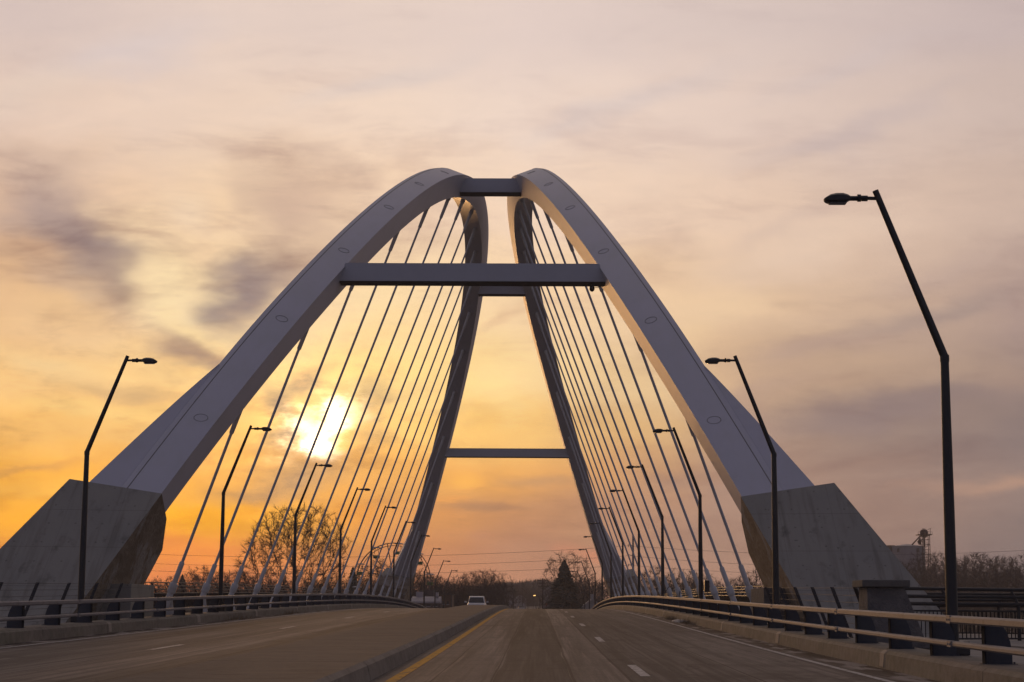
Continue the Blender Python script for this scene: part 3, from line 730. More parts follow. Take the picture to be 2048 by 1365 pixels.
# ------------------------------------------------------------------ pedestrian railings along the outer edges
for sd, lab in ((-1, 'dark pedestrian railing with three gleaming pipe rails behind the left cables'), (1, 'dark pedestrian railing with three pipe rails behind the right cables')):
    g = thing('pedestrian_railing', lab, 'railing', (sd * 12.9, D, 0), 'pedestrian railings of the bridge')
    ys = ysteps(63, 182, 3.0)
    rails = [(.00, 1.33), (.11 * -1, 1.19), (-.22, 1.05)]
    for dx_, z in ((.22, 1.33), (.11, 1.19), (0, 1.05)):
        mb = MB(); mb.tube([(sd * (12.9 + dx_), y, curb(y) + RD + z) for y in ys], .024, 6); part(mb, 'pipe_rail', M_pipe, g, smooth=True)
    for z in (.88, .12):
        mb = MB(); mb.tube([(sd * 12.9, y, curb(y) + RD + z) for y in ys], .025, 6); part(mb, 'bar_rail', M_pipe, g, smooth=True)
    for y, y2 in zip(ys, ys[1:]):
        mb = MB(); c = curb(y) + RD
        mb.tube([(sd * 12.93, y, c), (sd * 12.93, y, c + .95), (sd * 13.0, y, c + 1.12), (sd * 13.14, y, c + 1.34)], [.045, .045, .04, .025], 6); part(mb, 'post', M_pipe, g)
        mb = MB()
        for i in range(1, 20):
            yy = y + (y2 - y) * i / 20; cc = curb(yy) + RD; mb.box(*sorted((sd * 12.89, sd * 12.91)), yy - .01, yy + .01, cc + .12, cc + .88)
        part(mb, 'baluster_panel', M_bal, g)

# overlook terrace and its railing at the near right
mb = MB(); 
for x0, x1, y0, y1 in ((13.0, 19.0, 30, 62),):
    mb.box(x0, x1, y0, y1, curb(46) + RD - .9, curb(46) + RD - .035)
struct(mb.build('overlook_terrace', M_walk))
def rail_run(name, pts, lab, lean, grp):
    """railing along a polyline: three pipes on top, balusters below"""
    P_ = [Vector(p) for p in pts]
    g = thing(name, lab, 'railing', P_[0], grp)
    for off, z, r in ((.20, 1.24, .045), (.10, 1.05, .045), (0, .87, .045)):
        mb = MB(); mb.tube([p + lean * off + Vector((0, 0, z)) for p in P_], r, 8); part(mb, 'pipe_rail', M_pipe, g, smooth=True)
    for z in (.70, .02 + .0):
        mb = MB(); mb.tube([p + Vector((0, 0, z)) for p in P_], .025, 6); part(mb, 'bar_rail', M_pipe, g)
    for a, b in zip(P_, P_[1:]):
        mb = MB(); mb.tube([a + Vector((0, 0, -.05)), a + Vector((0, 0, .8)), a + lean * .08 + Vector((0, 0, 1.0)), a + lean * .22 + Vector((0, 0, 1.27))], [.05, .05, .045, .03], 6); part(mb, 'post', M_pipe, g)
        mb = MB(); n_ = max(2, int((b - a).length / .13))
        for i in range(1, n_):
            p = a.lerp(b, i / n_); mb.box(p.x - .011, p.x + .011, p.y - .011, p.y + .011, p.z + .02, p.z + .70)
        part(mb, 'baluster_panel', M_bal, g)
zt = curb(46) + RD
rail_run('overlook_railing', [(11.3, 44.2, zt), (13.0, 45.2, zt), (15.0, 46.3, zt), (17.0, 46.7, zt), (18.8, 47, zt)], 'near black railing with thick pipe rails right of the stone pilaster', Vector((-.7, .7, 0)), 'overlook railings')
rail_run('overlook_railing', [(18.8, 47.3, zt), (18.8, 50, zt), (18.8, 53, zt), (18.6, 56, zt), (17.4, 57.8, zt), (15.6, 58.2, zt), (14.4, 58.3, zt)], 'farther black railing closing the terrace beyond the near railing at the right edge', Vector((.7, .5, 0)), 'overlook railings')

# stone pilaster
zp = curb(39.5) + RD
pil = thing('stone_pilaster', 'tapered dark stone pilaster with an overhanging cap beside the near right railing', 'pilaster', (10.4, 39.5, zp))
mb = MB(); z0, z1 = zp - .05, zp + 1.27
mb.add([(9.86, 38.9, z0), (11.14, 38.9, z0), (11.14, 40.1, z0), (9.86, 40.1, z0), (9.86, 38.98, z1), (10.66, 38.98, z1), (10.66, 40.0, z1), (9.86, 40.0, z1)], [(0,3,2,1),(4,5,6,7),(0,1,5,4),(1,2,6,5),(2,3,7,6),(3,0,4,7)])
part(mb, 'shaft', M_pil, pil, bevel=.025)
mb = MB(); mb.box(9.74, 10.76, 38.86, 40.12, z1 + .002, z1 + .15); part(mb, 'cap', M_pcap, pil, bevel=.02)
mb = MB(); mb.box(10.1, 11.4, 38.75, 40.3, zp - .02, zp + .11); part(mb, 'plinth', M_pil, pil, bevel=.02)

# ------------------------------------------------------------------ camera hanging below the near beam
cc = thing('security_camera', 'small dark dome camera hanging under the right end of the low beam', 'camera', at(1184, 575, 75.6))
b = WL(cc); mb = MB(); mb.tube([b + Vector((0, 0, .22)), b + Vector((0, 0, .02))], .03, 8); part(mb, 'stem', M_black, cc)
mb = MB(); mb.tube([b + Vector((0, 0, .05)), b + Vector((0, 0, -.02)), b + Vector((0, 0, -.10)), b + Vector((0, 0, -.16)), b + Vector((0, 0, -.19))], [.09, .11, .11, .08, .03], 12); part(mb, 'dome', M_black, cc, smooth=True)
for s_ in (.1, .25):
    mb = MB(); mb.tube([b + Vector((.0, 0, .0)), b + Vector((s_, 0, -.05 + .1 * s_)), b + Vector((.35 + s_, 0, .08)), b + Vector((.55 + s_ * .6, 0, .24))], .008, 4); part(mb, 'wire', M_black, cc)

# ------------------------------------------------------------------ snow, weeds and stakes along the kerb
def lump(name, p, rx, ry, rz, m, lab, cat, grp, seed):
    rr = random.Random(seed); bm = bmesh.new(); bmesh.ops.create_icosphere(bm, subdivisions=3, radius=1)
    for v in bm.verts:
        k = 1 + rr.uniform(-.12, .12); v.co = Vector((v.co.x * rx * k, v.co.y * ry * k, max(v.co.z, -.15) * rz * k))
    me = bpy.data.meshes.new(name); bm.to_mesh(me); bm.free(); me.materials.append(m)
    me.polygons.foreach_set('use_smooth', [True] * len(me.polygons))
    o = bpy.data.objects.new(name, me); C.objects.link(o); o.location = p; tag(o, lab, cat, grp); return o
for i, (x, y, rx, ry, rz, lab) in enumerate([
    (9.15, 27.3, .28, .5, .16, 'grey snow pile beside the base of the nearest right lamp'),
    (9.75, 38.7, .2, .45, .36, 'pale snow lump against the left side of the stone pilaster'),
    (9.2, 51.5, .16, .3, .22, 'small snow lump behind the right guard rail near the dark concrete block'),
    (8.0, 66.5, .28, 1.4, .10, 'low dirty snow heap in the right gutter'),
    (8.9, 49.2, .12, .25, .14, 'tiny snow lump behind the right guard rail beside the second lamp')]):
    lump('snow_pile', (x, y, curb(y) + (.02 if 8.2 < x < 9 else RD)), rx, ry, rz, M_snow, lab, 'snow pile', 'leftover snow piles', i)
for i, (x, y, lab) in enumerate([(8.05, 70.5, 'dry weeds in the right gutter beyond the snow heap'), (8.03, 64, 'dry weeds in the right gutter this side of the snow heap'), (-8.05, 66, 'dry weeds along the left kerb'), (-8.05, 80, 'farther dry weeds along the left kerb')]):
    mb = MB(); rr = random.Random(i)
    for k in range(160):
        a = rr.uniform(0, 6.28); bx = x + rr.gauss(0, .09); by = y + rr.gauss(0, 1.6); h = rr.uniform(.05, .24); z0 = curb(by) + RD
        dx, dy = math.cos(a) * h * .6, math.sin(a) * h * .6
        mb.add([(bx - .006, by, z0), (bx + .006, by, z0), (bx + dx, by + dy, z0 + h)], [(0, 1, 2)])
    o = mb.build('weed_clump', M_straw, origin=(x, y, curb(y) + RD)); tag(o, lab, 'weeds', 'dry weeds by the kerbs', 'stuff')
M_red = mat('reflector_red', (.5, .03, .02), .4)
for (p0, p1, Y, lab) in (((1311, 1214), (1339, 1172), 86, 'thin black stake leaning to the right beside a right lamp, red tag at its foot'), ((1354, 1198), (1360, 1183), 78, 'short thin black stake leaning among the right cables')):
    a, b2 = at(*p0, Y), at(*p1, Y); a.z = min(a.z, curb(Y) + .1); t = thing('marker_stake', lab, 'stake', a, 'leaning marker stakes')
    mb = MB(); mb.tube([a, b2], [.022, .018], 6); part(mb, 'rod', M_black, t)
    if Y == 86:
        mb = MB(); q = at(1322, 1207, Y - .1); mb.box(q.x - .07, q.x + .07, q.y - .01, q.y + .01, q.z - .07, q.z + .07); part(mb, 'red_tag', M_red, t)

# ------------------------------------------------------------------ oncoming white car
M_car = mat('car_white', (.62, .63, .65), .3); M_glass = mat('car_glass', (.035, .038, .042), .12); M_tyre = mat('tyre', (.02, .02, .02), .8)
M_head = mat('headlight', (.6, .6, .58), .15); M_trim = mat('car_trim', (.03, .03, .03), .5)
car = thing('white_car', 'white sport utility car coming towards the camera over the crest, left of the median', 'car', (-3.04, 175, curb(175) + RD))
W_ = WL(car)
def cpt(x, y, z): return (W_.x + x, W_.y + y, W_.z + z)
mb = MB(); secs = []
for y, hw, zb, zt2 in ((0, .78, .35, .80), (.08, .90, .28, .98), (.5, .94, .26, 1.05), (1.3, .95, .26, 1.12), (3.9, .95, .26, 1.16), (4.6, .93, .3, 1.12), (4.75, .85, .4, 1.0)):
    secs.append([cpt(-hw, y, zb), cpt(hw, y, zb), cpt(hw * 1.0, y, zt2 * .75), cpt(hw * .86, y, zt2), cpt(-hw * .86, y, zt2), cpt(-hw * 1.0, y, zt2 * .75)])
mb.loft(secs); body = part(mb, 'body', M_car, car, smooth=True, bevel=.02)
mb = MB()
mb.loft([[cpt(-hw, y, z0), cpt(hw, y, z0), cpt(hw2, y2, z1), cpt(-hw2, y2, z1)] for hw, y, z0, hw2, y2, z1 in ((.80, 1.05, 1.06, .66, 1.75, 1.70), (.84, 1.6, 1.06, .70, 2.1, 1.75), (.84, 4.0, 1.06, .68, 3.9, 1.74), (.82, 4.6, 1.06, .64, 4.3, 1.66))])
part(mb, 'cabin', M_car, car, smooth=False)
def wpane(hw0, z0, y0, hw1, z1, y1): return [cpt(-hw0, y0, z0), cpt(hw0, y0, z0), cpt(hw1, y1, z1), cpt(-hw1, y1, z1)]
mb = MB(); mb.prism(wpane(.75, 1.13, 1.11, .62, 1.62, 1.645), (0, -.02, .012)); part(mb, 'windshield', M_glass, car)
for s_ in (-1, 1):
    mb = MB(); mb.prism([cpt(s_ * .845, 1.7, 1.14), cpt(s_ * .845, 4.1, 1.14), cpt(s_ * .715, 3.9, 1.62), cpt(s_ * .735, 2.2, 1.62)], (s_ * .02, 0, .0)); part(mb, 'side_window', M_glass, car)
    mb = MB(); mb.box(*sorted((cpt(s_ * .98, 0, 0)[0], cpt(s_ * 1.16, 0, 0)[0])), W_.y + 1.35, W_.y + 1.47, W_.z + 1.14, W_.z + 1.27); mb.box(*sorted((cpt(s_ * .86, 0, 0)[0], cpt(s_ * .98, 0, 0)[0])), W_.y + 1.38, W_.y + 1.44, W_.z + 1.14, W_.z + 1.18); part(mb, 'mirror', M_car, car, bevel=.015)
    mb = MB(); mb.box(*sorted((cpt(s_ * .55, 0, 0)[0], cpt(s_ * .86, 0, 0)[0])), W_.y - .0, W_.y + .1, W_.z + .74, W_.z + .88); part(mb, 'headlight', M_head, car, bevel=.02)
    for yy in (.85, 3.75):
        mb = MB(); mb.tube([cpt(s_ * .74, yy, .34), cpt(s_ * .97, yy, .34)], .34, 20); wh = part(mb, 'wheel', M_tyre, car)
        mb = MB(); mb.tube([cpt(s_ * .965, yy, .34), cpt(s_ * .98, yy, .34)], .2, 14); part(mb, 'rim', M_head, wh, origin=WL(car))
mb = MB(); mb.box(W_.x - .5, W_.x + .5, W_.y - .02, W_.y + .06, W_.z + .55, W_.z + .84); part(mb, 'grille', M_trim, car, bevel=.02)
mb = MB(); mb.tube([cpt(0, 1.25, 1.6), cpt(0, 1.3, 1.6)], .05, 8); 

# two dark cars on the far street
def small_car(px, py, Y, m, lab):
    p = at(px, py, Y); z0 = curb(Y) + RD; W2 = Vector((p.x, Y, z0)); t = thing('distant_car', lab, 'car', W2, 'cars on the far street')
    q = lambda x, y, z: (W2.x + x, W2.y + y, W2.z + z)
    mb = MB(); mb.loft([[q(-.88, y, .3), q(.88, y, .3), q(.88, y, zt_), q(-.88, y, zt_)] for y, zt_ in ((0, .75), (.3, .9), (4.2, .95), (4.4, .8))]); part(mb, 'body', m, t, bevel=.04)
    mb = MB(); mb.loft([[q(-.78, y, .9), q(.78, y, .9), q(.62, y, z1), q(-.62, y, z1)] for y, z1 in ((1.0, .95), (1.7, 1.45), (3.3, 1.47), (4.0, .98))]); part(mb, 'cabin', M_glass, t)
    for s_ in (-1, 1):
        for yy in (.8, 3.5):
            mb = MB(); mb.tube([q(s_ * .7, yy, .32), q(s_ * .9, yy, .32)], .32, 12); part(mb, 'wheel', M_tyre, t)
M_darkcar = mat('car_dark', (.03, .03, .035), .3); M_greycar = mat('car_grey', (.3, .3, .31), .3)
small_car(1027, 1212, 470, M_darkcar, 'tiny dark car on the far street at the road crest, left one')
small_car(1042, 1212, 480, M_greycar, 'tiny pale car on the far street, right of the dark car')
small_car(1093, 1212, 460, M_darkcar, 'tiny dark car far away right of the wooden utility pole')

# ------------------------------------------------------------------ utility poles, wires, traffic light, sodium lamp
M_wood = mat('pole_wood', (.05, .04, .035), .9); M_steel = mat('steel_grey', (.22, .215, .21), .6)
def gz(x, y): return ground_z(x, y)
def utility(px, pytop, Y, arms, lab, r=.16):
    top = at(px, pytop, Y); base = Vector((top.x, Y, ground_z(top.x, Y) - .3))
    t = thing('utility_pole', lab, 'utility pole', base, 'wooden utility poles along the far street')
    mb = MB(); mb.tube([base, top], [r * 1.2, r * .8], 8); part(mb, 'pole', M_wood, t)
    for dz_, hw in arms:
        mb = MB(); mb.box(top.x - hw, top.x + hw, Y - .06, Y + .06, top.z - dz_ - .07, top.z - dz_ + .07)
        for k in range(4):
            xx = top.x - hw * .95 + k * hw * 1.9 / 3; mb.tube([(xx, Y, top.z - dz_ + .05), (xx, Y, top.z - dz_ + .28)], .04, 5)
        mb.tube([(top.x - hw * .6, Y, top.z - dz_), (top.x, Y, top.z - dz_ - .6)], .03, 4); mb.tube([(top.x + hw * .6, Y, top.z - dz_), (top.x, Y, top.z - dz_ - .6)], .03, 4)
        part(mb, 'cross_arm', M_wood, t)
    return top
utility(1085.5, 1157, 330, ((.35, .95), (.9, .95), (1.5, .8)), 'tall wooden utility pole with three cross arms left of the conifer')
utility(1013, 1170, 420, ((.3, .9),), 'thin utility pole with one cross arm above the far houses', .12)
utility(1027, 1181, 400, ((.3, 1.1),), 'short utility pole with a wide cross arm above the dark far car', .12)
utility(1045, 1166, 520, ((.3, .6),), 'faint thin utility pole left of the lit lamp', .12)
# lit cobra-head lamp
top = at(1080, 1190, 330); t = thing('roadside_lamp', 'far curved-arm road lamp glowing yellow left of the utility pole', 'street lamp', (top.x, 330, curb(330) - .3))
mb = MB(); bz = WL(t); mb.tube([bz, (top.x, 330, top.z - 1.0), (top.x - .25, 330, top.z - .3), (top.x - .8, 330, top.z)], [.09, .07, .06, .05], 8); part(mb, 'pole', M_wood, t)
M_glow = bpy.data.materials.new('sodium_glow'); M_glow.use_nodes = True; bb = M_glow.node_tree.nodes['Principled BSDF']; bb.inputs['Emission Color'].default_value = (1, .55, .15, 1); bb.inputs['Emission Strength'].default_value = 2.2
mb = MB(); mb.tube([(top.x - .7, 330, top.z + .02), (top.x - 1.25, 330, top.z - .02)], [.08, .14], 8); mb.tube([(top.x - .8, 330, top.z - .09), (top.x - 1.2, 330, top.z - .12)], [.1, .1], 8, mi=1); part(mb, 'lamp_head', [M_wood, M_glow], t)
M_redglow = bpy.data.materials.new('red_glow'); M_redglow.use_nodes = True; bb = M_redglow.node_tree.nodes['Principled BSDF']; bb.inputs['Emission Color'].default_value = (1, .08, .03, 1); bb.inputs['Emission Strength'].default_value = 2.5
p = at(1093, 1209, 400); t = thing('traffic_light', 'far traffic light showing red right of the utility pole', 'traffic light', (p.x, 400, curb(400) - .3))
mb = MB(); mb.tube([WL(t), p + Vector((0, .2, .5))], .07, 6); part(mb, 'pole', M_wood, t)
mb = MB(); mb.box(p.x - .17, p.x + .17, 399.85, 400.1, p.z - .75, p.z + .25); part(mb, 'housing', M_black, t)
mb = MB(); mb.tube([(p.x, 399.84, p.z), (p.x, 399.78, p.z)], .14, 10); part(mb, 'red_lens', M_redglow, t)
# steel transmission poles with wires
tops = []
for (px, py, Y, lab) in ((1266, 1072, 350, 'tall pale tapered steel power pole rising behind the right cables'),):
    tp = at(px, py, Y); bs = Vector((tp.x, Y, ground_z(tp.x, Y) - .3)); t = thing('power_pole', lab, 'power pole', bs)
    mb = MB(); mb.tube([bs, tp], [.34, .17], 10); part(mb, 'pole', M_steel, t, smooth=True)
    for pz in (1092, 1112, 1131):
        q = at(px, pz, Y); mb = MB(); mb.tube([q, q + Vector((-.9, 0, .25))], .05, 5); mb.tube([q + Vector((-.9, 0, .25)), q + Vector((-.9, 0, -.25))], .06, 5); part(mb, 'davit_arm', M_steel, t)
def wire(pxa, pya, pxm, pym, pxb, pyb, Y, lab, r=.028):
    a, b, m_ = at(pxa, pya, Y), at(pxb, pyb, Y), at(pxm, pym, Y)
    # parabola through the three points
    xs = (a.x, m_.x, b.x); zs = (a.z, m_.z, b.z)
    def lag(x):
        s_ = 0
        for i in range(3):
            l = zs[i]
            for j in range(3):
                if i != j: l *= (x - xs[j]) / (xs[i] - xs[j])
            s_ += l
        return s_
    mb = MB(); mb.tube([(a.x + (b.x - a.x) * i / 40, Y, lag(a.x + (b.x - a.x) * i / 40)) for i in range(41)], r, 5)
    o = mb.build('power_wire', M_wire, origin=a); tag(o, lab, 'wire', 'long power wires'); return o
for nm, ya, ym, yb, yc in (('upper', 1088, 1114, 1092, 1106), ('middle', 1107, 1133, 1112, 1129), ('lower', 1124, 1148, 1131, 1146)):
    wire(-200, ya - 12, 740, ym, 1258, yb, 350, '%s of the three sagging power wires left of the steel power pole' % nm)
    wire(1258, yb, 1500, yc, 2300, yb - 10 + 0, 350, '%s of the three power wires right of the steel power pole' % nm)

# ------------------------------------------------------------------ ferris wheel
M_green = mat('gondola_green', (.075, .16, .03), .5); M_wheel = mat('wheel_steel', (.10, .085, .07), .6); M_canopy = mat('gondola_canopy', (.5, .47, .42), .6)
Yw = 285; ctr = at(787, 1161, Yw); rr_ = 73.5 / FPX * Yw
fw = thing('ferris_wheel', 'small ferris wheel with green gondolas beyond the far left arch foot', 'ferris wheel', (ctr.x, Yw, ground_z(ctr.x, Yw)))
for dy in (-.45, .45):
    mb = MB(); mb.tube([ctr + Vector((math.cos(a) * rr_, dy, math.sin(a) * rr_)) for a in [2 * math.pi * k / 48 for k in range(49)]], .055, 5, caps=False); part(mb, 'rim', M_wheel, fw)
    mb = MB(); mb.tube([ctr + Vector((math.cos(a) * rr_ * .93, dy, math.sin(a) * rr_ * .93)) for a in [2 * math.pi * k / 48 for k in range(49)]], .03, 4, caps=False); part(mb, 'inner_rim', M_wheel, fw)
    for k in range(12):
        a = 2 * math.pi * (k + .35) / 12; mb = MB(); mb.tube([ctr + Vector((0, dy, 0)), ctr + Vector((math.cos(a) * rr_, dy, math.sin(a) * rr_))], .04, 4); part(mb, 'spoke', M_wheel, fw)
for s_ in (-1, 1):
    for dy in (-.8, .8):
        mb = MB(); mb.tube([ctr + Vector((0, dy, 0)), (ctr.x + s_ * 3.6, Yw + dy, ground_z(ctr.x, Yw))], .12, 6); part(mb, 'support_leg', M_wheel, fw)
mb = MB(); mb.tube([ctr + Vector((0, -1, 0)), ctr + Vector((0, 1, 0))], .3, 10); part(mb, 'hub', M_wheel, fw)
for k in range(10):
    a = 2 * math.pi * (k + .28) / 10
    h = ctr + Vector((math.cos(a) * rr_, 0, math.sin(a) * rr_))
    mb = MB(); mb.box(h.x - .5, h.x + .5, Yw - .42, Yw + .42, h.z - 1.75, h.z - 1.25); gd = part(mb, 'gondola', M_green, fw, bevel=.08)
    mb = MB(); mb.loft([[(h.x - w, Yw - w * .8, h.z + z), (h.x + w, Yw - w * .8, h.z + z), (h.x + w, Yw + w * .8, h.z + z), (h.x - w, Yw + w * .8, h.z + z)] for w, z in ((.72, -.12), (.68, -.04), (.2, .08))]); part(mb, 'canopy', M_canopy, gd, origin=WL(fw))
    mb = MB()
    for sx in (-1, 1):
        mb.tube([(h.x + sx * .45, Yw, h.z - 1.25), (h.x + sx * .12, Yw, h.z - .1)], .03, 4)
        mb.tube([(h.x + sx * .2, Yw, h.z - 1.25), (h.x + sx * .45, Yw, h.z - .1)], .02, 4)
    part(mb, 'hanger', M_wheel, gd, origin=WL(fw))

# ------------------------------------------------------------------ buildings
M_pale = mat('pale_roofing', (.42, .38, .37), .7, tones=[(.8, (.3, .26, .25), .7, O3)]); M_wall = mat('dull_wall', (.12, .095, .08), .9, tones=[(1, (.08, .065, .055), .7, O3)])
M_brown = mat('brown_boards', (.13, .08, .05), .9, tones=[(3, (.08, .05, .035), .8, (4, 1, .2))]); M_siding = mat('grey_siding', (.33, .32, .32), .8); M_pane = mat('dark_pane', (.03, .035, .04), .25)
M_darkroof = mat('dark_roof', (.07, .06, .058), .9); M_silo = mat('silo_metal', (.30, .28, .29), .6, tones=[(.5, (.23, .215, .22), .7, O3)]); M_rust = mat('tower_steel', (.04, .014, .012), .7)
def bx(mb, px0, px1, y0, y1, py0, py1, zb=None):
    a = at(px0, py1, y0); b = at(px1, py0, y0); mb.box(a.x, b.x, y0, y1, a.z if zb is None else zb, b.z)
def windows(parent, px0, px1, py0, py1, Y, nx, ny, m=M_pane):
    for i in range(nx):
        for j in range(ny):
            a = at(px0 + (px1 - px0) * (i + .25) / nx, py0 + (py1 - py0) * (j + .75) / ny, Y); b = at(px0 + (px1 - px0) * (i + .72) / nx, py0 + (py1 - py0) * (j + .25) / ny, Y)
            mb = MB(); mb.box(a.x, b.x, Y - .06, Y + .03, a.z, b.z); w = part(mb, 'window', m, parent)
            mb = MB(); mb.box(a.x - .08, b.x + .08, Y - .1, Y - .05, a.z - .12, a.z); part(mb, 'sill', M_siding, w, origin=WL(parent))
# low restaurant by the wheel
Yb = 262; a = at(852, 1212, Yb); t = thing('low_building', 'low building with pale rounded roof under the ferris wheel', 'building', (a.x, Yb, ground_z(a.x, Yb)))
mb = MB(); bx(mb, 815, 882, Yb, Yb + 8, 1207, 1213, ground_z(a.x, Yb) - 1); part(mb, 'wall', M_wall, t)
mb = MB(); l, r_ = at(818, 1207, Yb).x, at(879, 1207, Yb).x; z0 = at(850, 1207, Yb).z; z1 = at(850, 1193, Yb).z
mb.loft([[(l - .2, y, z0 + .01), (r_ + .2, y, z0 + .01), (r_ + .1, y, z), (l + .3, y, z)] for y, z in ((Yb - .4, z0 + .25), (Yb + 1.2, z1 - .25), (Yb + 3, z1), (Yb + 8.4, z1))]); part(mb, 'roof', M_pale, t)
mb = MB(); bx(mb, 832, 846, Yb + 2.5, Yb + 6, 1184, 1194); part(mb, 'roof_box', M_pale, t)
mb = MB(); bx(mb, 871, 876, Yb + 1, Yb + 3, 1185, 1194); part(mb, 'roof_box', M_pale, t)
mb = MB(); bx(mb, 850, 868, Yb + 5, Yb + 7, 1180, 1194); part(mb, 'roof_box', M_darkroof, t)
windows(t, 822, 878, 1208, 1214, Yb, 4, 1)
a = at(892, 1212, Yb); t = thing('board_building', 'brown boarded shed right of the low pale-roofed building', 'building', (a.x, Yb + 4, ground_z(a.x, Yb)))
mb = MB(); bx(mb, 880, 903, Yb + 4, Yb + 12, 1190, 1215, ground_z(a.x, Yb) - 1); part(mb, 'wall', M_brown, t)
mb = MB(); bx(mb, 878.5, 904.5, Yb + 3.6, Yb + 12.4, 1188.6, 1190); part(mb, 'roof', M_darkroof, t)
windows(t, 883, 900, 1200, 1212, Yb + 4, 2, 1)
# small gabled house at the right with a chimney
def house(pxc, pyr, pye, hwpx, Y, dpt, wm, rm, lab, name='gabled_house', chim=None, win=(2, 1), turned=False):
    pk = at(pxc, pyr, Y); e0, e1 = at(pxc - hwpx, pye, Y), at(pxc + hwpx, pye, Y); zb = ground_z(pk.x, Y) - .5
    ze = (e0.z + e1.z) / 2
    t = thing(name, lab, 'house', (pk.x, Y, zb), 'houses of the far bank')
    mb = MB()
    mb.prism([(e0.x, Y, zb), (e1.x, Y, zb), (e1.x, Y, ze), (pk.x, Y, pk.z - .05), (e0.x, Y, ze)], (0, dpt, 0)); part(mb, 'wall', wm, t)
    mb = MB()
    for s_, e in ((-1, e0), (1, e1)):
        ex = e.x + s_ * .4; sl2 = (pk.z - ze) / (pk.x - e.x)
        mb.prism([(pk.x, Y - .35, pk.z), (ex, Y - .35, ze + sl2 * (ex - e.x)), (ex, Y - .35, ze + sl2 * (ex - e.x) + .2), (pk.x, Y - .35, pk.z + .2)], (0, dpt + .7, 0))
    rf = part(mb, 'roof', rm, t)
    if chim:
        a_, b_ = at(chim[0], chim[2], Y + dpt * .5), at(chim[1], chim[2] + 12, Y + dpt * .5); mb = MB(); mb.box(a_.x, b_.x, Y + dpt * .4, Y + dpt * .4 + 1, ze, a_.z); part(mb, 'chimney', wm, rf, origin=WL(t))
    w = 2 * hwpx
    windows(t, pxc - hwpx * .8, pxc + hwpx * .8, pye + 1, pye + (pye - pyr) * .9 + 3, Y, *win)
    return t
house(1185, 1200, 1215, 20, 300, 9, M_siding, M_siding, 'pale gabled house front with chimney at the road crest on the right', chim=(1181, 1187, 1189))
house(1016, 1186, 1192, 12, 560, 9, mat('pale_wall_a', (.30, .31, .33), .8), M_darkroof, 'pale bluish far house left of the lit road lamp', win=(3, 2))
house(1040, 1189, 1197, 12, 540, 9, mat('pale_wall_b', (.34, .32, .31), .8), M_darkroof, 'pale far house with grey roof just right of the bluish one', win=(3, 2))
house(1100, 1172, 1180, 13, 420, 9, mat('pale_wall_c', (.26, .25, .25), .8), M_darkroof, 'tall grey far house hidden behind the utility pole and branches', win=(2, 3))
house(1160, 1209, 1214, 9, 330, 7, M_siding, M_darkroof, 'tiny low house left of the pale gabled house', win=(2, 1))

# grain silo with tower at the right
Ys = 450; a = at(1822, 1100, Ys); t = thing('grain_silo', 'broad pale grain silo with dark steel tower above the right trees', 'silo', (a.x, Ys, ground_z(a.x, Ys)))
rad = (1859 - 1790) / 2 / FPX * Ys; zt_ = at(1824, 1093, Ys).z; zb = ground_z(a.x, Ys) - 1; cx = a.x
mb = MB(); mb.tube([(cx, Ys + rad, zb), (cx, Ys + rad, zt_)], rad, 40); part(mb, 'drum', M_silo, t, smooth=True)
mb = MB(); mb.tube([(cx, Ys + rad, zt_), (cx, Ys + rad, zt_ + .1), (cx, Ys + rad, zt_ + .62)], [rad + .1, rad + .1, .8], 40); part(mb, 'conical_roof', M_silo, t, smooth=True)
mb = MB(); bx(mb, 1776, 1790, Ys + 3, Ys + 9, 1091, 1100, zb); part(mb, 'side_bin', M_darkroof, t)
for px in (1799, 1836):
    mb = MB(); p0, p1 = at(px - 2.6, 1104, Ys), at(px + 2.6, 1097, Ys); mb.box(p0.x, p1.x, Ys + (rad * .25 if px > 1800 else rad * .45) - 1.0, Ys + rad * .6, p0.z, p1.z); part(mb, 'window', M_pane, t)
Yt = Ys + 2
mb = MB()
for px in (1844, 1858.5):
    for dy in (-.9, .9):
        mb.tube([Vector((at(px, 1100, Yt).x, Yt + dy, zb)), Vector((at(px, 1100, Yt).x, Yt + dy, at(px, 1069, Yt).z))], .09, 4)
zz = [at(1850, q, Yt).z for q in (1150, 1140, 1130, 1120, 1110, 1100, 1090, 1080, 1071)]
x0_, x1_ = at(1844, 1100, Yt).x, at(1858.5, 1100, Yt).x
for i, (p, q) in enumerate(zip(zz, zz[1:])):
    for dy in (-.9, .9):
        mb.tube([(x0_, Yt + dy, q), (x1_, Yt + dy, q)], .05, 4); mb.tube([(x0_ if i % 2 else x1_, Yt + dy, p), (x1_ if i % 2 else x0_, Yt + dy, q)], .04, 4)
mb.tube([(at(1849, 1100, Yt).x, Yt, zt_), (at(1849, 1100, Yt).x, Yt, at(1849, 1072, Yt).z)], .24, 8)
tw = part(mb, 'lattice_tower', M_rust, t)
c0 = at(1848, 1068, Yt)
mb = MB(); rr2 = 8 / FPX * Ys
mb.tube([c0 + Vector((0, 0, -.9)), c0 + Vector((0, 0, -.3)), c0 + Vector((0, 0, .55)), c0 + Vector((0, 0, .95)), c0 + Vector((0, 0, 1.1))], [rr2 * .5, rr2, rr2, rr2 * .75, rr2 * .3], 16)
mb.tube([c0 + Vector((-.2, 0, 1.0)), c0 + Vector((-.2, 0, 1.35))], .12, 6); mb.tube([c0 + Vector((.25, 0, 1.0)), c0 + Vector((.25, 0, 1.3))], .1, 6)
part(mb, 'elevator_head', M_rust, tw, smooth=True, origin=WL(t))
mb = MB(); pl, pr = at(1834, 1070, Yt), at(1862, 1070, Yt); mb.box(pl.x, pr.x, Yt - 1.6, Yt + 1.6, pl.z - .12, pl.z + .1)
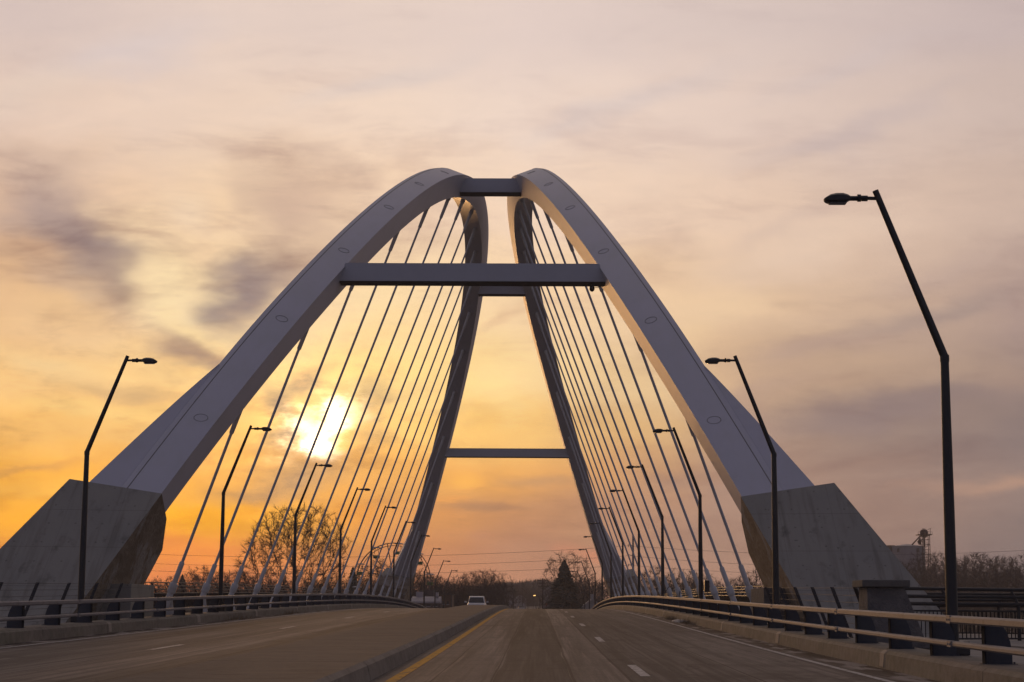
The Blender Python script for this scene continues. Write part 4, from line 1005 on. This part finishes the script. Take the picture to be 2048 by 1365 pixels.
for k in range(8):
    xx = pl.x + (pr.x - pl.x) * k / 7; mb.tube([(xx, Yt - 1.55, pl.z), (xx, Yt - 1.55, pl.z + .75)], .025, 4)
for h in (.4, .75): mb.tube([(pl.x, Yt - 1.55, pl.z + h), (pr.x, Yt - 1.55, pl.z + h)], .025, 4)
mb.tube([at(1860.5, 1069, Yt), at(1860.5, 1057, Yt)], .06, 4); mb.tube([at(1855, 1060, Yt), at(1863, 1056, Yt)], .04, 4)
part(mb, 'platform', M_rust, tw, origin=WL(t))
mb = MB(); mb.tube([at(1841, 1072, Yt), at(1824, 1090, Yt)], .16, 6); mb.tube([at(1839, 1075, Yt), at(1839, 1079, Yt), at(1839, 1084, Yt), at(1839.5, 1090, Yt)], [.08, .2, .55, .25], 8)
mb.tube([at(1839, 1078, Yt), at(1848, 1088, Yt)], .07, 5); part(mb, 'spout', M_rust, t)

# ------------------------------------------------------------------ trees
from mathutils import kdtree
def colonise(seed, H, RX, ZC, RZ, natt, step, th, droop=.0, lean=0.):
    """grow a tree skeleton towards points scattered through its crown"""
    rr = random.Random(seed); att = []
    lob = [(rr.uniform(0, 6.283), rr.uniform(-.7, 1), rr.uniform(.8, 1.12)) for _ in range(9)]
    while len(att) < natt:
        v = Vector((rr.uniform(-1, 1), rr.uniform(-1, 1), rr.uniform(-1, 1))); l = v.length
        if l > 1.15 or l < .12: continue
        a = math.atan2(v.y, v.x); k = 1.0
        for la, lz, ls in lob:
            dd = math.cos(a - la) * .6 + (1 - abs(v.z - lz)) * .4
            if dd > .75: k = ls
        if l > k or rr.random() > .35 + .65 * l: continue
        p = Vector((v.x * RX, v.y * RX, ZC + v.z * RZ))
        if p.z > th * .8: att.append(p)
    nodes = [Vector((0, 0, -.3))]; par = [-1]
    while nodes[-1].z < th: nodes.append(nodes[-1] + Vector((rr.gauss(0, .04) + lean, rr.gauss(0, .04), 1)).normalized() * step); par.append(len(nodes) - 2)
    di = RZ * 1.5; dk = step * 2.3; nch = [0] * 100000
    for it in range(110):
        if not att: break
        kd = kdtree.KDTree(len(nodes))
        for i, q in enumerate(nodes): kd.insert(q, i)
        kd.balance(); pull = {}; keep = []
        for a in att:
            co, i, dist = kd.find(a)
            if dist < dk: continue
            keep.append(a)
            if dist < di: pull.setdefault(i, Vector((0, 0, 0))); pull[i] += (a - co) / dist
        att = keep; grown = 0
        for i, v in pull.items():
            if nch[i] >= 3: continue
            d_ = nodes[i] - nodes[par[i]] if par[i] >= 0 else Vector((0, 0, 1))
            v = (v.normalized() + d_.normalized() * .45 + Vector((rr.gauss(0, .2), rr.gauss(0, .2), rr.gauss(0, .2) + droop))).normalized()
            nodes.append(nodes[i] + v * step); par.append(i); nch[i] += 1; grown += 1
        if not grown: break
    return nodes, par, rr
def make_tree(seed, H, RX, ZC, RZ, natt, step, th, rmin, bm_, tm_, name='bare_tree', twl=.8, twn=2, twr=.011, lean=0.):
    nodes, par, rr = colonise(seed, H, RX, ZC, RZ, natt, step, th, .04, lean)
    n = len(nodes); rad = [0.] * n; ch = [0] * n; E_ = 2.05
    for i in range(n - 1, 0, -1):
        if ch[i] == 0: rad[i] += rmin ** E_
        rad[par[i]] += rad[i]; ch[par[i]] += 1
    rad = [x ** (1 / E_) for x in rad]
    tm, cm = MB(), MB(); thr = .11
    for i in range(1, n):
        p, q = nodes[par[i]], nodes[i]; ra, rb = min(rad[par[i]], rad[i] * 1.35), rad[i]
        (tm if rb > thr else cm).tube([p, q + (q - p) * .08], [ra, rb], 6 if rb > thr else 3, caps=False)
    for i in range(1, n):
        if rad[i] < rmin * 2.3:
            d0 = (nodes[i] - nodes[par[i]]).normalized()
            for k in range(twn if ch[i] else twn + 2):
                d_ = (d0 * .8 + Vector((rr.gauss(0, .55), rr.gauss(0, .55), rr.gauss(0, .5) + .08))).normalized(); l = twl * rr.uniform(.5, 1.25)
                m_ = nodes[i] + d_ * l * .5
                sd_ = d_.cross(Vector((rr.gauss(0, 1), rr.gauss(0, 1), rr.gauss(0, 1)))).normalized() * twr
                cm.add([nodes[i] - sd_, nodes[i] + sd_, m_ + sd_ * .8, m_ - sd_ * .8], [(0, 1, 2, 3)])
                for kk in range(4):
                    e_ = m_ + (d_ + Vector((rr.gauss(0, .55), rr.gauss(0, .55), rr.gauss(0, .5)))).normalized() * l * rr.uniform(.35, .8); b0_ = m_ - d_ * l * .1 * kk
                    cm.add([b0_ - sd_ * .7, b0_ + sd_ * .7, e_], [(0, 1, 2)])
    t = bpy.data.objects.new(name, None); C.objects.link(t)
    tm.build('trunk', bm_, t); cm.build('crown', tm_, t)
    return t
used = {}
def place(proto, loc, rz, sc, label, group, cat='tree'):
    if proto.name not in used: used[proto.name] = 1; o = proto
    else: o = copy_tree(proto, loc)
    o.location = loc; o.rotation_euler = (0, 0, rz); o.scale = sc; o['label'] = label; o['category'] = cat
    if group: o['group'] = group
    return o
# the big bare tree behind the left cables
topz = at(588, 1004, 262).z; bx_ = at(588, 1200, 262).x; g0 = ground_z(bx_, 262); HH = topz - g0; want = 118 / FPX * 262
hero = make_tree(21, HH, want * .93, HH * .62, HH * .37, 3000, .5, HH * .2, .02, M_bark, M_bark, twl=1.2, twn=4, twr=.022)
place(hero, (bx_, 262, g0), .6, (1, 1, 1), 'largest bare spreading tree, standing behind the left cables against the orange sky', None)
# bare tree behind the conifer
tp = at(1138, 1103, 335); g0 = ground_z(tp.x, 335); HH = tp.z - g0
oak = make_tree(33, HH, 50 / FPX * 335, HH * .72, HH * .27, 700, .5, HH * .35, .022, M_bark, M_bark, twl=1.1, twn=3, twr=.022)
place(oak, (tp.x, 335, g0), 1.2, (1, 1, 1), 'tall open-crowned bare tree rising behind the dark conifer on the right', None)
# conifers
def conifer(seed, H, Rb, lab, loc):
    rr = random.Random(seed); t = thing('conifer', lab, 'conifer', loc, 'dark conifers of the far bank')
    mb = MB(); L0 = Vector(loc); mb.tube([L0 + Vector((0, 0, -.3)), L0 + Vector((0, 0, H * .97))], [.25, .03], 6); part(mb, 'trunk', M_bark, t)
    mb = MB()
    for i in range(1500):
        a = rr.uniform(0, 6.283); q = rr.random() ** .8; z = H * (.06 + .94 * q); rad_ = Rb * (1 - q) ** .72 * rr.uniform(.35, 1.15) * (1 + .18 * math.sin(q * 21 + a * 2)) + .15
        c_, s_ = math.cos(a), math.sin(a); w = .16 + .30 * (1 - q); dz_ = -.25 * rad_ + rr.uniform(-.2, .25)
        p0 = L0 + Vector((c_ * rad_ * .15, s_ * rad_ * .15, z)); p1 = L0 + Vector((c_ * rad_, s_ * rad_, z + dz_))
        sd_ = Vector((-s_, c_, 0)) * w; up = Vector((0, 0, .14 + .1 * rr.random()))
        mid_ = p0.lerp(p1, .6)
        mb.add([p0, mid_ + sd_, p1, mid_ - sd_, mid_ + up, mid_ - up * 1.5], [(0, 1, 4), (1, 2, 4), (2, 3, 4), (3, 0, 4), (0, 5, 1), (1, 5, 2), (2, 5, 3), (3, 5, 0)])
    part(mb, 'crown', M_fir, t); return t
tp = at(1129, 1122, 300); g0 = ground_z(tp.x, 300)
conifer(1, tp.z - g0, 4.1, 'dark pointed conifer right of the utility pole', (tp.x, 300, g0))
tp = at(706, 1137, 300); g0 = ground_z(tp.x, 300)
conifer(2, tp.z - g0, 2.4, 'small dark conifer left of the ferris wheel', (tp.x, 300, g0))
tp = at(365, 1152, 320); g0 = ground_z(tp.x, 320)
conifer(3, tp.z - g0, 2.4, 'small dark conifer behind the first left cable', (tp.x, 320, g0))
# rows of bare trees
protos = []
for i, (sd_, rx, zc, rz) in enumerate(((101, 4.4, 8.2, 5.4), (102, 5.0, 8.4, 5.2), (103, 3.6, 8.0, 5.8), (104, 4.6, 8.8, 4.9), (105, 4.0, 7.8, 5.9))):
    protos.append((make_tree(sd_, 14, rx, zc, rz, 800, .5, 2.2, .018, M_bark, M_twig if i % 2 else M_twig2, twl=1.0, twn=4, twr=.02), 14))
RT = random.Random(5)
def row(name_, group, label, specs):
    for (px, pt_, Y) in specs:
        pr, H = protos[RT.randrange(5)]
        p = at(px, pt_, Y); g = ground_z(p.x, Y); k = max((p.z - g) / H, .3)
        kx = k * RT.uniform(.8, 1.25)
        place(pr, (p.x, Y, g), RT.uniform(0, 6.28), (kx, kx, k), label, group)
def spread_row(x0, x1, n, tops, Y0, dY):
    out = []
    for i in range(n):
        px = x0 + (x1 - x0) * (i + RT.uniform(.2, .8)) / n
        t = (px - x0) / (x1 - x0) * (len(tops) - 1); j = min(int(t), len(tops) - 2); py = tops[j] + (tops[j + 1] - tops[j]) * (t - j)
        out.append((px, py + RT.uniform(-4, 7), Y0 + RT.uniform(-dY, dY)))
    return out
row('a', 'bare trees behind the near left cables', 'reddish bare tree in the row left of the largest bare tree', spread_row(285, 480, 15, (1142, 1158, 1148, 1130, 1134, 1140), 330, 14))
row('b', 'bare trees behind the largest tree', 'low bare tree in the thicket around the foot of the largest bare tree', spread_row(470, 720, 17, (1140, 1150, 1150, 1150, 1148, 1150), 345, 12))
row('c', 'bare trees behind the ferris wheel', 'bare tree standing directly behind the ferris wheel', spread_row(722, 850, 9, (1140, 1120, 1122, 1135, 1135), 325, 10))
row('d', 'bare trees left of the far street', 'bare tree left of the far street, between the ferris wheel and the road', spread_row(842, 1002, 18, (1140, 1150, 1150, 1152, 1152, 1140, 1134, 1148), 320, 12) + spread_row(850, 1003, 12, (1165, 1165), 300, 6))
row('e', 'bare trees right of the far street', 'bare tree between the dark conifer and the far right arch foot', spread_row(1140, 1215, 9, (1150, 1150, 1150), 340, 10) + spread_row(1100, 1160, 5, (1175, 1160), 360, 8))
row('f', 'bare trees behind the right cables', 'bare tree of the row seen between the right cables', spread_row(1285, 1420, 13, (1150, 1132, 1140, 1152, 1140, 1135, 1150), 330, 12) + spread_row(1415, 1520, 7, (1150, 1165, 1150, 1140, 1140), 330, 10))
row('g', 'bare trees at the right edge', 'bare tree of the tall row right of the right pedestal', spread_row(1770, 1860, 6, (1120, 1125, 1110), 370, 10) + spread_row(1850, 2060, 17, (1100, 1106, 1108, 1112, 1102, 1108, 1112, 1108, 1112, 1104, 1106), 350, 12))
row('h', 'small bare trees by the far houses', 'small bare tree among the far houses', spread_row(1000, 1085, 8, (1178, 1172, 1178, 1170), 520, 30))

# undergrowth and far wooded hill: nobody could count these
def thicket(name, specs, m, lab, per=140, seed=1, tl=1.6, tw=.05):
    rr = random.Random(seed); mb = MB()
    for (px, ptop, Y, w) in specs:
        p = at(px, ptop, Y); g = ground_z(p.x, Y); H = p.z - g
        if H < .5: continue
        for i in range(per):
            q = rr.random() ** 1.3; z = g + H * q * (1 + rr.gauss(0, .07)); x = p.x + rr.gauss(0, w); y = Y + rr.gauss(0, 1.5)
            ln = tl * rr.uniform(.5, 1.3); a = rr.uniform(0, 6.283); e = rr.uniform(-.3, 1.2)
            d = Vector((math.cos(a) * math.cos(e), math.sin(a) * math.cos(e), math.sin(e))) * ln
            s_ = Vector((-math.sin(a), math.cos(a), rr.uniform(-.3, .3))) * tw * rr.uniform(.6, 1.5)
            b_ = Vector((x, y, z)); mb.add([b_ - s_, b_ + s_, b_ + d], [(0, 1, 2)])
    o = mb.build(name, m); tag(o, lab, 'undergrowth', kind='stuff'); return o
rt = random.Random(9)
sp = [(px, rt.uniform(1168, 1184), rt.uniform(318, 345), 1.2) for px in range(280, 1010, 7)]
sp += [(px, rt.uniform(1165, 1182), rt.uniform(318, 345), 1.2) for px in range(1098, 1530, 7)]
sp += [(px, rt.uniform(1150, 1172), rt.uniform(345, 365), 1.2) for px in range(1770, 2070, 6)]
thicket('undergrowth', sp, M_twig2, 'dense brown leafless undergrowth below the far tree rows', 420, 3, .9, .05)
sp = [(px, 1185 + rt.uniform(-6, 6), rt.uniform(300, 316), 1.2) for px in list(range(290, 830, 8)) + list(range(905, 1000, 8)) + list(range(1105, 1165, 8)) + list(range(1290, 1520, 8))]
thicket('brush', sp, M_twig, 'reddish brown leafless brush along the far river bank', 260, 4, 1.2, .06)
hill = MB(); nx = 90
M_hill = mat('far_wood', (.055, .048, .045), .95, tones=[(.15, (.035, .03, .03), .8, O3)])
for (Yh, x0, x1, tops, w_) in ((700, 940, 1110, (1186, 1178, 1172, 1168, 1172, 1166, 1164, 1168), 3.2), (620, 985, 1060, (1182, 1180, 1178, 1180), 3)):
    rr = random.Random(int(Yh))
    for i in range(46):
        px = x0 + (x1 - x0) * i / 45; t = i / 45 * (len(tops) - 1); j = min(int(t), len(tops) - 2); py = tops[j] + (tops[j+1] - tops[j]) * (t - j) + rr.uniform(-3, 3)
        p = at(px, py, Yh); g = ground_z(p.x, Yh)
        for k in range(420):
            q = rr.random() ** .8; x = p.x + rr.gauss(0, w_ * (1.1 - q * .6)); y = Yh + rr.gauss(0, 5); z = g + (p.z - g) * q
            a = rr.uniform(0, 6.28); e = rr.uniform(.2, 1.4); ln = rr.uniform(.8, 2.2)
            d = Vector((math.cos(a) * math.cos(e), math.sin(a) * math.cos(e), math.sin(e))) * ln; s_ = Vector((-math.sin(a), math.cos(a), 0)) * .13
            b_ = Vector((x, y, z)); hill.add([b_ - s_, b_ + s_, b_ + d], [(0, 1, 2)])
tag(hill.build('woodland', M_hill), 'far hazy wooded hill beyond the street', 'woodland', kind='stuff')

# ------------------------------------------------------------------ evening haze
mb = MB(); mb.box(-700, 700, -45, 960, -16, 33)
hm = bpy.data.materials.new('haze'); hm.use_nodes = True; nt = hm.node_tree; nt.nodes.clear()
pv = nt.nodes.new('ShaderNodeVolumePrincipled'); pv.inputs['Density'].default_value = .00042; pv.inputs['Color'].default_value = (.92, .86, .84, 1); pv.inputs['Anisotropy'].default_value = .2
oo = nt.nodes.new('ShaderNodeOutputMaterial'); nt.links.new(pv.outputs[0], oo.inputs['Volume'])
hz = mb.build('haze', hm); hz['kind'] = 'stuff'; hz['label'] = 'thin warm evening haze over the river and town'; hz['category'] = 'haze'
